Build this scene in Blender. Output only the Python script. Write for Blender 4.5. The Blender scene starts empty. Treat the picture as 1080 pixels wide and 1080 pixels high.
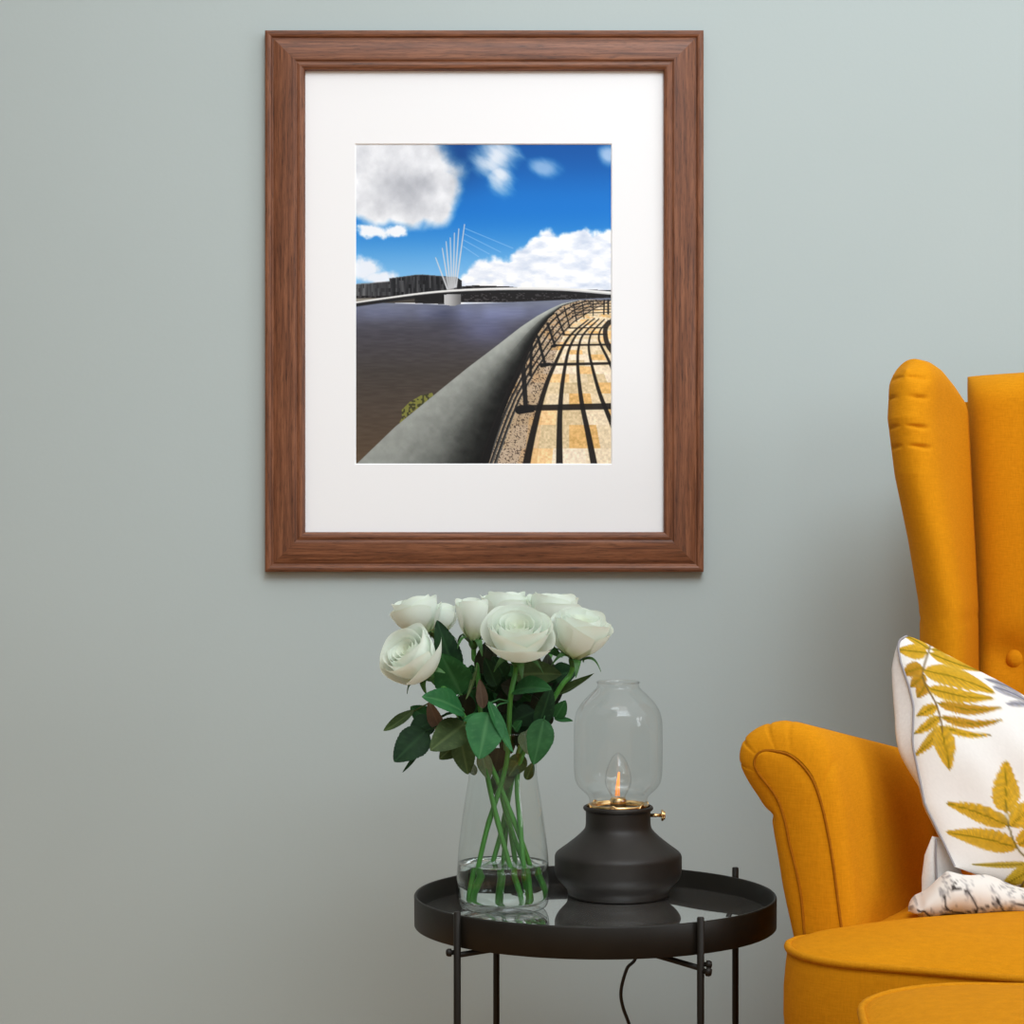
import bpy, bmesh, math, random
import numpy as np
from mathutils import Vector, Matrix, noise as mnoise

random.seed(7)
rng = np.random.default_rng(7)
scene = bpy.context.scene
COL = scene.collection
PI = math.pi

# ------------------------------------------------------------------ camera, world, lights, exposure
FPX = 2370.0                     # focal length in pixels of the 1080 frame
CAMZ = 0.92
cam_data = bpy.data.cameras.new('camera')
cam_data.sensor_width = 36.0
cam_data.lens = FPX / 1080.0 * 36.0
cam_data.clip_start = 0.05
cam = bpy.data.objects.new('camera', cam_data)
cam.location = (0, 0, CAMZ)
cam.rotation_euler = (PI / 2, 0, 0)
COL.objects.link(cam)
scene.camera = cam

scene.view_settings.view_transform = 'Standard'
scene.view_settings.look = 'None'
scene.view_settings.exposure = 0.07
scene.view_settings.gamma = 1.0
scene.view_settings.use_curve_mapping = False
scene.cycles.max_bounces = 14
scene.cycles.transparent_max_bounces = 24
scene.cycles.transmission_bounces = 14
scene.cycles.sample_clamp_indirect = 4.0

world = bpy.data.worlds.new('daylight')
scene.world = world
world.use_nodes = True
wn = world.node_tree
wn.nodes.clear()
w_out = wn.nodes.new('ShaderNodeOutputWorld')
w_tc = wn.nodes.new('ShaderNodeTexCoord')


def light_lobe(direction, power, color, strength, prev=[None]):
    """Adds a broad soft patch of light to the surroundings."""
    n = Vector(direction).normalized()
    dot = wn.nodes.new('ShaderNodeVectorMath')
    dot.operation = 'DOT_PRODUCT'
    dot.inputs[1].default_value = n
    wn.links.new(w_tc.outputs['Generated'], dot.inputs[0])
    mx_ = wn.nodes.new('ShaderNodeMath')
    mx_.operation = 'MAXIMUM'
    mx_.inputs[1].default_value = 0.0
    wn.links.new(dot.outputs['Value'], mx_.inputs[0])
    pw_ = wn.nodes.new('ShaderNodeMath')
    pw_.operation = 'POWER'
    pw_.inputs[1].default_value = power
    wn.links.new(mx_.outputs[0], pw_.inputs[0])
    bg = wn.nodes.new('ShaderNodeBackground')
    bg.inputs['Color'].default_value = (*color, 1)
    ml = wn.nodes.new('ShaderNodeMath')
    ml.operation = 'MULTIPLY'
    ml.inputs[1].default_value = strength
    wn.links.new(pw_.outputs[0], ml.inputs[0])
    wn.links.new(ml.outputs[0], bg.inputs['Strength'])
    if prev[0] is None:
        prev[0] = bg
        wn.links.new(bg.outputs[0], w_out.inputs['Surface'])
    else:
        ad_ = wn.nodes.new('ShaderNodeAddShader')
        wn.links.new(prev[0].outputs[0], ad_.inputs[0])
        wn.links.new(bg.outputs[0], ad_.inputs[1])
        prev[0] = ad_
        wn.links.new(ad_.outputs[0], w_out.inputs['Surface'])


def area_light(name, loc, target, sx, sy, power, color):
    d = bpy.data.lights.new(name, 'AREA')
    d.shape = 'RECTANGLE'
    d.size, d.size_y = sx, sy
    d.energy = power
    d.color = color
    o = bpy.data.objects.new(name, d)
    o.location = loc
    o.rotation_euler = (Vector(target) - Vector(loc)).to_track_quat('-Z', 'Y').to_euler()
    COL.objects.link(o)
    return o


light_lobe((0.0, -0.3, 0.95), 2, (1.05, 1.0, 0.95), 1.22)
light_lobe((0.9, -0.2, 0.4), 4, (0.90, 1.0, 1.10), 0.85)
light_lobe((-0.5, -0.85, 0.1), 8, (1.0, 1.0, 1.0), 0.10)  # soft fill from the front left, added
light_lobe((0.2, -1.0, 0.0), 10, (1.15, 1.0, 0.85), 0.30)  # warm low frontal fill, added to lift the wall under the table
for k in (-1, 1):
    area_light('window_pane_daylight', (2.8 + 0.13 * k, 1.05 + 0.26 * k, 1.45), (0.15 + 0.13 * k, 2.7 + 0.26 * k, 0.75), 0.46, 1.1, 8, (0.96, 1.0, 1.03))
area_light('high_front_fill', (0.3, 1.2, 3.3), (0.4, 3.1, 1.3), 1.8, 1.2, 13.5, (0.98, 1.0, 1.02))  # high area fill, added for the wall's top-to-bottom gradient
area_light('overhead_wall_fill', (0.8, 0.4, 3.2), (0.5, 3.1, 1.6), 2.0, 1.4, 11.5, (0.88, 1.0, 1.10)).data.spread = math.radians(70)  # overhead narrow-spread fill, added to brighten the upper wall


# ------------------------------------------------------------------ helpers
def P(px, py, Y):
    """A photo pixel at depth Y as a point of the room."""
    return Vector(((px - 540.0) / FPX * Y, Y, CAMZ - (py - 540.0) / FPX * Y))


def srgb(r, g, b):
    def f(c):
        c /= 255.0
        return c / 12.92 if c <= 0.04045 else ((c + 0.055) / 1.055) ** 2.4
    return (f(r), f(g), f(b), 1.0)


def link(o, parent=None):
    COL.objects.link(o)
    if parent is not None:
        o.parent = parent
    return o


def mesh_obj(name, verts, faces, mat, parent=None, smooth=True):
    me = bpy.data.meshes.new(name)
    me.from_pydata([tuple(v) for v in verts], [], [tuple(f) for f in faces])
    me.update()
    if smooth:
        me.polygons.foreach_set('use_smooth', [True] * len(me.polygons))
    if mat is not None:
        me.materials.append(mat)
    return link(bpy.data.objects.new(name, me), parent)


def fix_normals(o):
    bm = bmesh.new()
    bm.from_mesh(o.data)
    bmesh.ops.remove_doubles(bm, verts=bm.verts, dist=1e-6)
    bmesh.ops.recalc_face_normals(bm, faces=bm.faces)
    bm.to_mesh(o.data)
    bm.free()
    return o


def thing(name, label, cat, loc=(0, 0, 0), rz=0.0, group=None):
    o = bpy.data.objects.new(name, None)
    o.empty_display_size = 0.05
    o.location = loc
    o.rotation_euler = (0, 0, rz)
    COL.objects.link(o)
    o['label'] = label
    o['category'] = cat
    if group:
        o['group'] = group
    return o


def structure(o, label):
    o['kind'] = 'structure'
    o['label'] = label
    return o


def lathe_data(profile, segs=64, cx=0, cy=0, cap0=False, cap1=False):
    v, f = [], []
    n = len(profile)
    for (r, z) in profile:
        for k in range(segs):
            a = 2 * PI * k / segs
            v.append((cx + r * math.cos(a), cy + r * math.sin(a), z))
    for i in range(n - 1):
        for k in range(segs):
            k2 = (k + 1) % segs
            f.append((i * segs + k, i * segs + k2, (i + 1) * segs + k2, (i + 1) * segs + k))
    if cap0:
        f.append(tuple(reversed(range(segs))))
    if cap1:
        f.append(tuple((n - 1) * segs + k for k in range(segs)))
    return v, f


def smooth_profile(pts, n=6):
    """Catmull-Rom through 2D or 3D points."""
    pts = [np.array(p, float) for p in pts]
    out = []
    m = len(pts)
    for i in range(m - 1):
        p0 = pts[i - 1] if i > 0 else 2 * pts[0] - pts[1]
        p1, p2 = pts[i], pts[i + 1]
        p3 = pts[i + 2] if i + 2 < m else 2 * pts[-1] - pts[-2]
        for k in range(n):
            t = k / n
            out.append(0.5 * (2 * p1 + (p2 - p0) * t + (2 * p0 - 5 * p1 + 4 * p2 - p3) * t * t
                              + (3 * p1 - p0 - 3 * p2 + p3) * t ** 3))
    out.append(pts[-1])
    return out


def lathe(name, profile, mat, parent, segs=64, cap0=False, cap1=False):
    v, f = lathe_data(profile, segs, 0, 0, cap0, cap1)
    return fix_normals(mesh_obj(name, v, f, mat, parent))


def tube_data(pts, rad, segs=10, closed=False):
    pts = [Vector(p) for p in pts]
    n = len(pts)
    rads = rad if hasattr(rad, '__len__') else [rad] * n
    v, f = [], []
    up = None
    for i, p in enumerate(pts):
        if closed:
            t = pts[(i + 1) % n] - pts[i - 1]
        else:
            t = pts[min(i + 1, n - 1)] - pts[max(i - 1, 0)]
        t.normalize()
        if up is None:
            up = Vector((0, 0, 1)) if abs(t.z) < 0.9 else Vector((1, 0, 0))
        a = (up - t * up.dot(t)).normalized()
        b = t.cross(a)
        up = a
        for k in range(segs):
            w = 2 * PI * k / segs
            v.append(p + (a * math.cos(w) + b * math.sin(w)) * rads[i])
    m = n if closed else n - 1
    for i in range(m):
        j = (i + 1) % n
        for k in range(segs):
            k2 = (k + 1) % segs
            f.append((i * segs + k, i * segs + k2, j * segs + k2, j * segs + k))
    if not closed:
        f.append(tuple(reversed(range(segs))))
        f.append(tuple((n - 1) * segs + k for k in range(segs)))
    return v, f


def tube(name, pts, rad, mat, parent=None, segs=10, closed=False):
    v, f = tube_data(pts, rad, segs, closed)
    return mesh_obj(name, v, f, mat, parent)


def grid_faces(nu, nv, off=0, flip=False):
    f = []
    for i in range(nu - 1):
        for j in range(nv - 1):
            q = (off + i * nv + j, off + (i + 1) * nv + j, off + (i + 1) * nv + j + 1, off + i * nv + j + 1)
            f.append(tuple(reversed(q)) if flip else q)
    return f


def slab(name, center, normal, thick, mat, parent=None, nu=40, nv=40, us=None, vs=None, back=None):
    """Two sheets about a centre surface, closed where the thickness runs to zero."""
    us = us if us is not None else [0.5 - 0.5 * math.cos(PI * i / (nu - 1)) for i in range(nu)]
    vs = vs if vs is not None else [0.5 - 0.5 * math.cos(PI * i / (nv - 1)) for i in range(nv)]
    nu, nv = len(us), len(vs)
    v = []
    for s in (1, -1):
        for u in us:
            for w in vs:
                c = center(u, w)
                n = normal(u, w)
                t = thick(u, w) if (s > 0 or back is None) else back(u, w)
                v.append(c + n * (s * t))
    f = grid_faces(nu, nv) + grid_faces(nu, nv, nu * nv, True)
    off = nu * nv
    rim = [(i, 0) for i in range(nu)] + [(nu - 1, j) for j in range(1, nv)] + \
          [(i, nv - 1) for i in range(nu - 2, -1, -1)] + [(0, j) for j in range(nv - 2, 0, -1)]
    for k in range(len(rim)):
        a = rim[k][0] * nv + rim[k][1]
        b = rim[(k + 1) % len(rim)][0] * nv + rim[(k + 1) % len(rim)][1]
        f.append((a, b, off + b, off + a))
    o = mesh_obj(name, v, f, mat, parent)
    return fix_normals(o)


def box_obj(name, lo, hi, mat, parent=None, bevel=0.0, seg=3):
    bm = bmesh.new()
    bmesh.ops.create_cube(bm, size=1)
    for vv in bm.verts:
        for i in range(3):
            vv.co[i] = lo[i] + (vv.co[i] + 0.5) * (hi[i] - lo[i])
    if bevel:
        bmesh.ops.bevel(bm, geom=bm.edges[:], offset=bevel, segments=seg, affect='EDGES', profile=0.5)
    me = bpy.data.meshes.new(name)
    bm.to_mesh(me)
    bm.free()
    if mat:
        me.materials.append(mat)
    return link(bpy.data.objects.new(name, me), parent)


def rot_to(axis):
    return Vector((0, 0, 1)).rotation_difference(Vector(axis).normalized()).to_matrix()


# ------------------------------------------------------------------ materials
def new_mat(name):
    m = bpy.data.materials.new(name)
    m.use_nodes = True
    nt = m.node_tree
    return m, nt, nt.nodes['Principled BSDF']


def simple(name, col, rough=0.5, metal=0.0, spec=0.5, **kw):
    m, nt, b = new_mat(name)
    b.inputs['Base Color'].default_value = col
    b.inputs['Roughness'].default_value = rough
    b.inputs['Metallic'].default_value = metal
    b.inputs['Specular IOR Level'].default_value = spec
    for k, v in kw.items():
        b.inputs[k].default_value = v
    return m


def noisy(name, c1, c2, scale=(8, 8, 8), rough=0.6, detail=6, bump=0.0, bump_scale=None, spec=0.3, lo=0.3, hi=0.7):
    m, nt, b = new_mat(name)
    tc = nt.nodes.new('ShaderNodeTexCoord')
    mp = nt.nodes.new('ShaderNodeMapping')
    mp.inputs['Scale'].default_value = scale
    nz = nt.nodes.new('ShaderNodeTexNoise')
    nz.inputs['Scale'].default_value = 1.0
    nz.inputs['Detail'].default_value = detail
    rp = nt.nodes.new('ShaderNodeValToRGB')
    rp.color_ramp.elements[0].position = lo
    rp.color_ramp.elements[1].position = hi
    rp.color_ramp.elements[0].color = c1
    rp.color_ramp.elements[1].color = c2
    nt.links.new(tc.outputs['Object'], mp.inputs[0])
    nt.links.new(mp.outputs[0], nz.inputs['Vector'])
    nt.links.new(nz.outputs['Fac'], rp.inputs['Fac'])
    nt.links.new(rp.outputs['Color'], b.inputs['Base Color'])
    b.inputs['Roughness'].default_value = rough
    b.inputs['Specular IOR Level'].default_value = spec
    if bump:
        bp = nt.nodes.new('ShaderNodeBump')
        bp.inputs['Strength'].default_value = bump
        bp.inputs['Distance'].default_value = 0.002
        src = nz
        if bump_scale:
            src = nt.nodes.new('ShaderNodeTexNoise')
            src.inputs['Scale'].default_value = bump_scale
            nt.links.new(tc.outputs['Object'], src.inputs['Vector'])
        nt.links.new(src.outputs['Fac'], bp.inputs['Height'])
        nt.links.new(bp.outputs['Normal'], b.inputs['Normal'])
    return m


def fabric(name, c1, c2):
    """Linen weave: two crossed stretched noises, with a fine bump."""
    m, nt, b = new_mat(name)
    tc = nt.nodes.new('ShaderNodeTexCoord')
    outs = []
    for sc in ((650, 650, 90), (90, 90, 650)):
        mp = nt.nodes.new('ShaderNodeMapping')
        mp.inputs['Scale'].default_value = sc
        nz = nt.nodes.new('ShaderNodeTexNoise')
        nz.inputs['Scale'].default_value = 1.0
        nz.inputs['Detail'].default_value = 3
        nt.links.new(tc.outputs['Object'], mp.inputs[0])
        nt.links.new(mp.outputs[0], nz.inputs['Vector'])
        outs.append(nz)
    mx = nt.nodes.new('ShaderNodeMath')
    mx.operation = 'ADD'
    nt.links.new(outs[0].outputs['Fac'], mx.inputs[0])
    nt.links.new(outs[1].outputs['Fac'], mx.inputs[1])
    mr = nt.nodes.new('ShaderNodeMapRange')
    mr.inputs['From Min'].default_value = 0.7
    mr.inputs['From Max'].default_value = 1.3
    nt.links.new(mx.outputs[0], mr.inputs['Value'])
    rp = nt.nodes.new('ShaderNodeValToRGB')
    rp.color_ramp.elements[0].color = c1
    rp.color_ramp.elements[1].color = c2
    nt.links.new(mr.outputs[0], rp.inputs['Fac'])
    nt.links.new(rp.outputs['Color'], b.inputs['Base Color'])
    b.inputs['Roughness'].default_value = 0.9
    b.inputs['Specular IOR Level'].default_value = 0.12
    bp = nt.nodes.new('ShaderNodeBump')
    bp.inputs['Strength'].default_value = 0.25
    bp.inputs['Distance'].default_value = 0.001
    nt.links.new(mx.outputs[0], bp.inputs['Height'])
    nt.links.new(bp.outputs['Normal'], b.inputs['Normal'])
    return m


def painted(name, rough=0.6, spec=0.3):
    """A surface whose print or dye is stored with the mesh."""
    m, nt, b = new_mat(name)
    at = nt.nodes.new('ShaderNodeAttribute')
    at.attribute_name = 'dye'
    nt.links.new(at.outputs['Color'], b.inputs['Base Color'])
    b.inputs['Roughness'].default_value = rough
    b.inputs['Specular IOR Level'].default_value = spec
    return m


def thin_glass(name, tint=(0.97, 0.985, 0.98, 1), rough=0.0, ior=1.45, boost=1.0):
    """Clear thin-walled glass: sees through, with Fresnel reflections."""
    m = bpy.data.materials.new(name)
    m.use_nodes = True
    nt = m.node_tree
    nt.nodes.clear()
    out = nt.nodes.new('ShaderNodeOutputMaterial')
    mix = nt.nodes.new('ShaderNodeMixShader')
    tr = nt.nodes.new('ShaderNodeBsdfTransparent')
    gl = nt.nodes.new('ShaderNodeBsdfGlossy')
    lw = nt.nodes.new('ShaderNodeLayerWeight')
    lw.inputs['Blend'].default_value = 0.5
    pw = nt.nodes.new('ShaderNodeMath')
    pw.operation = 'POWER'
    pw.inputs[1].default_value = 4.0
    ad = nt.nodes.new('ShaderNodeMath')
    ad.operation = 'MULTIPLY_ADD'
    ad.inputs[1].default_value = 0.9
    ad.inputs[2].default_value = ((ior - 1) / (ior + 1)) ** 2
    nt.links.new(lw.outputs['Facing'], pw.inputs[0])
    nt.links.new(pw.outputs[0], ad.inputs[0])
    tr.inputs['Color'].default_value = tint
    gl.inputs['Roughness'].default_value = rough
    mu = nt.nodes.new('ShaderNodeMath')
    mu.operation = 'MULTIPLY'
    mu.inputs[1].default_value = boost
    mu.use_clamp = True
    nt.links.new(ad.outputs[0], mu.inputs[0])
    nt.links.new(mu.outputs[0], mix.inputs[0])
    nt.links.new(tr.outputs[0], mix.inputs[1])
    nt.links.new(gl.outputs[0], mix.inputs[2])
    nt.links.new(mix.outputs[0], out.inputs['Surface'])
    return m


def set_dye(o, rgb_linear):
    me = o.data
    a = me.color_attributes.new('dye', 'FLOAT_COLOR', 'POINT')
    arr = np.ones((len(me.vertices), 4), np.float32)
    arr[:, :3] = rgb_linear
    a.data.foreach_set('color', arr.ravel())


M_wall = noisy('wall_paint', (0.424, 0.486, 0.476, 1), (0.436, 0.498, 0.488, 1), (3, 3, 3), 0.75, 4, 0.05, 160, 0.2)
M_floor = noisy('oak_floor', (0.42, 0.22, 0.085, 1), (0.54, 0.30, 0.12, 1), (14, 1.2, 1), 0.5, 8, 0.05)
M_yellow = fabric('mustard_linen', (0.56, 0.212, 0.002, 1), (0.66, 0.265, 0.0045, 1))
M_leg = simple('dark_stained_wood', (0.05, 0.025, 0.012, 1), 0.4)
M_black = noisy('black_lacquered_steel', (0.0085, 0.0070, 0.0048, 1), (0.0115, 0.0098, 0.0068, 1), (30, 30, 30), 0.5, 3, 0, None, 0.3)
M_lampblack = noisy('matt_black_metal', (0.0145, 0.0115, 0.0090, 1), (0.021, 0.0170, 0.0135, 1), (40, 40, 40), 0.5, 3, 0.02, 900, 0.4)
M_brass = simple('brass', (0.78, 0.52, 0.24, 1), 0.25, 1.0)
M_glass = thin_glass('clear_lamp_glass', (0.975, 0.98, 0.975, 1), 0.0, 1.5, 1.0)
M_bulb = thin_glass('bulb_glass', (0.99, 0.99, 0.985, 1), 0.0, 1.5, 1.3)
M_vase = thin_glass('clear_vase_glass', (0.965, 0.985, 0.975, 1), 0.0, 1.5, 1.0)
M_cord = simple('black_rubber', (0.012, 0.011, 0.010, 1), 0.5)

m, nt, b = new_mat('warm_filament')
b.inputs['Base Color'].default_value = (0.9, 0.35, 0.08, 1)
b.inputs['Emission Color'].default_value = (1.0, 0.36, 0.10, 1)
b.inputs['Emission Strength'].default_value = 0.75
M_filament = m

m, nt, b = new_mat('still_water')
b.inputs['Base Color'].default_value = (0.93, 0.98, 0.95, 1)
b.inputs['Roughness'].default_value = 0.0
b.inputs['IOR'].default_value = 1.33
b.inputs['Transmission Weight'].default_value = 1.0
M_water = m

# dusty mirror of the tray
m, nt, b = new_mat('dusty_mirror')
b.inputs['Metallic'].default_value = 1.0
tc = nt.nodes.new('ShaderNodeTexCoord')
nz = nt.nodes.new('ShaderNodeTexNoise')
nz.inputs['Scale'].default_value = 420
nz.inputs['Detail'].default_value = 4
rp = nt.nodes.new('ShaderNodeValToRGB')
rp.color_ramp.elements[0].position = 0.45
rp.color_ramp.elements[0].color = (0.0, 0.0, 0.0, 1)
rp.color_ramp.elements[1].position = 0.85
rp.color_ramp.elements[1].color = (0.30, 0.30, 0.30, 1)
nt.links.new(tc.outputs['Object'], nz.inputs['Vector'])
nt.links.new(nz.outputs['Fac'], rp.inputs['Fac'])
b.inputs['Base Color'].default_value = (0.90, 0.92, 0.92, 1)
b.inputs['Roughness'].default_value = 0.03
df = nt.nodes.new('ShaderNodeBsdfDiffuse')
df.inputs['Color'].default_value = (0.5, 0.47, 0.43, 1)
mx = nt.nodes.new('ShaderNodeMixShader')
nt.links.new(rp.outputs['Color'], mx.inputs[0])
nt.links.new(b.outputs[0], mx.inputs[1])
nt.links.new(df.outputs[0], mx.inputs[2])
nt.links.new(mx.outputs[0], nt.nodes['Material Output'].inputs['Surface'])
M_mirror = m


def wood_mat():
    m, nt, b = new_mat('walnut_moulding')
    tc = nt.nodes.new('ShaderNodeTexCoord')
    mp = nt.nodes.new('ShaderNodeMapping')
    mp.inputs['Scale'].default_value = (9, 210, 210)
    n1 = nt.nodes.new('ShaderNodeTexNoise')
    n1.inputs['Scale'].default_value = 1
    n1.inputs['Detail'].default_value = 7
    n1.inputs['Roughness'].default_value = 0.65
    mp2 = nt.nodes.new('ShaderNodeMapping')
    mp2.inputs['Scale'].default_value = (60, 900, 900)
    n2 = nt.nodes.new('ShaderNodeTexNoise')
    n2.inputs['Scale'].default_value = 1
    n2.inputs['Detail'].default_value = 2
    nt.links.new(tc.outputs['Object'], mp.inputs[0])
    nt.links.new(mp.outputs[0], n1.inputs['Vector'])
    nt.links.new(tc.outputs['Object'], mp2.inputs[0])
    nt.links.new(mp2.outputs[0], n2.inputs['Vector'])
    rp = nt.nodes.new('ShaderNodeValToRGB')
    rp.color_ramp.elements[0].position = 0.30
    rp.color_ramp.elements[0].color = srgb(78, 45, 29)
    rp.color_ramp.elements[1].position = 0.62
    rp.color_ramp.elements[1].color = srgb(134, 85, 57)
    e = rp.color_ramp.elements.new(0.48)
    e.color = srgb(112, 68, 44)
    nt.links.new(n1.outputs['Fac'], rp.inputs['Fac'])
    r2 = nt.nodes.new('ShaderNodeValToRGB')
    r2.color_ramp.elements[0].position = 0.30
    r2.color_ramp.elements[0].color = (0.5, 0.5, 0.5, 1)
    r2.color_ramp.elements[1].position = 0.46
    r2.color_ramp.elements[1].color = (1, 1, 1, 1)
    nt.links.new(n2.outputs['Fac'], r2.inputs['Fac'])
    mm = nt.nodes.new('ShaderNodeMixRGB')
    mm.blend_type = 'MULTIPLY'
    mm.inputs[0].default_value = 1.0
    nt.links.new(rp.outputs['Color'], mm.inputs[1])
    nt.links.new(r2.outputs['Color'], mm.inputs[2])
    nt.links.new(mm.outputs[0], b.inputs['Base Color'])
    b.inputs['Roughness'].default_value = 0.45
    b.inputs['Specular IOR Level'].default_value = 0.35
    return m


M_wood = wood_mat()
M_mount = simple('white_mount_board', (0.86, 0.86, 0.86, 1), 0.9, 0, 0.1)
M_mountcut = simple('mount_board_core', (0.90, 0.90, 0.89, 1), 0.9, 0, 0.1)
M_print = painted('photographic_print', 0.55, 0.2)
M_cushion = painted('printed_cotton', 0.9, 0.1)
M_piping = simple('grey_piping_cord', srgb(150, 148, 152), 0.9, 0, 0.1)
M_whitecotton = noisy('white_cotton', (0.70, 0.69, 0.67, 1), (0.76, 0.75, 0.73, 1), (300, 300, 300), 0.9, 3, 0, None, 0.1)

# ------------------------------------------------------------------ the setting
WALL_Y = 3.12
w = box_obj('wall_back', (-4.5, WALL_Y, 0), (4.5, WALL_Y + 0.12, 3.2), M_wall)
structure(w, 'plain pale blue-grey painted wall behind everything')
fl = box_obj('floor', (-4.5, -4.0, -0.05), (4.5, WALL_Y + 0.12, 0.0), M_floor)
structure(fl, 'warm brown wooden floor under table and chair')

# ------------------------------------------------------------------ numpy painting tools (dyes and prints)
def lin(c):
    c = np.asarray(c, float) / 255.0
    return np.where(c <= 0.04045, c / 12.92, ((c + 0.055) / 1.055) ** 2.4)


def hash2(ix, iy, seed):
    h = (ix * 374761393 + iy * 668265263 + seed * 974634777) & 0xFFFFFFFF
    h = ((h ^ (h >> 13)) * 1274126177) & 0xFFFFFFFF
    return ((h ^ (h >> 16)) & 0xFFFF) / 65535.0


def vnoise(x, y, seed=0):
    ix, iy = np.floor(x).astype(np.int64), np.floor(y).astype(np.int64)
    fx, fy = x - ix, y - iy
    fx, fy = fx * fx * (3 - 2 * fx), fy * fy * (3 - 2 * fy)
    a, b_ = hash2(ix, iy, seed), hash2(ix + 1, iy, seed)
    c, d = hash2(ix, iy + 1, seed), hash2(ix + 1, iy + 1, seed)
    return (a * (1 - fx) + b_ * fx) * (1 - fy) + (c * (1 - fx) + d * fx) * fy


def fbm(x, y, seed=0, octv=5):
    s, a, t = 0, 0.5, 0
    for k in range(octv):
        s = s + a * vnoise(x * 2 ** k, y * 2 ** k, seed + k)
        t += a
        a *= 0.5
    return s / t


def ss(a, b_, x):
    t = np.clip((x - a) / (b_ - a), 0, 1)
    return t * t * (3 - 2 * t)


def over(img, col, alpha):
    col = np.asarray(col, float)
    img[...] = img * (1 - alpha[..., None]) + col * alpha[..., None]


def poly_dist(X, Y, pts):
    """Distance to a polyline and the position (0..1) along it."""
    pts = np.asarray(pts, float)
    seg = np.hypot(*(pts[1:] - pts[:-1]).T)
    cum = np.concatenate([[0], np.cumsum(seg)])
    best = np.full(X.shape, 1e9)
    pos = np.zeros(X.shape)
    side = np.zeros(X.shape)
    for i in range(len(pts) - 1):
        a, d = pts[i], pts[i + 1] - pts[i]
        L2 = max(d @ d, 1e-9)
        t = np.clip(((X - a[0]) * d[0] + (Y - a[1]) * d[1]) / L2, 0, 1)
        dist = np.hypot(X - a[0] - t * d[0], Y - a[1] - t * d[1])
        m_ = dist < best
        best = np.where(m_, dist, best)
        pos = np.where(m_, (cum[i] + t * seg[i]) / cum[-1], pos)
        side = np.where(m_, np.sign(d[0] * (Y - a[1]) - d[1] * (X - a[0])), side)
    return best, pos, side


def stroke(img, X, Y, pts, w0, w1, col, alpha=1.0, soft=0.5):
    pts = np.asarray(pts, float)
    mg = max(w0, w1) + 2
    sel = (X > pts[:, 0].min() - mg) & (X < pts[:, 0].max() + mg) & (Y > pts[:, 1].min() - mg) & (Y < pts[:, 1].max() + mg)
    if not sel.any():
        return
    d, t, _ = poly_dist(X[sel], Y[sel], pts)
    wv = (w0 + (w1 - w0) * t) * 0.5
    a = (1 - ss(wv - soft, wv + soft, d)) * alpha
    img[sel] = img[sel] * (1 - a[:, None]) + np.asarray(col, float) * a[:, None]


def inside_poly(X, Y, pts):
    pts = np.asarray(pts, float)
    c = np.zeros(X.shape, bool)
    n = len(pts)
    for i in range(n):
        x1, y1 = pts[i]
        x2, y2 = pts[(i + 1) % n]
        cond = (y1 > Y) != (y2 > Y)
        with np.errstate(divide='ignore', invalid='ignore'):
            xi = (x2 - x1) * (Y - y1) / (y2 - y1 + 1e-12) + x1
        c ^= cond & (X < xi)
    return c


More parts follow.
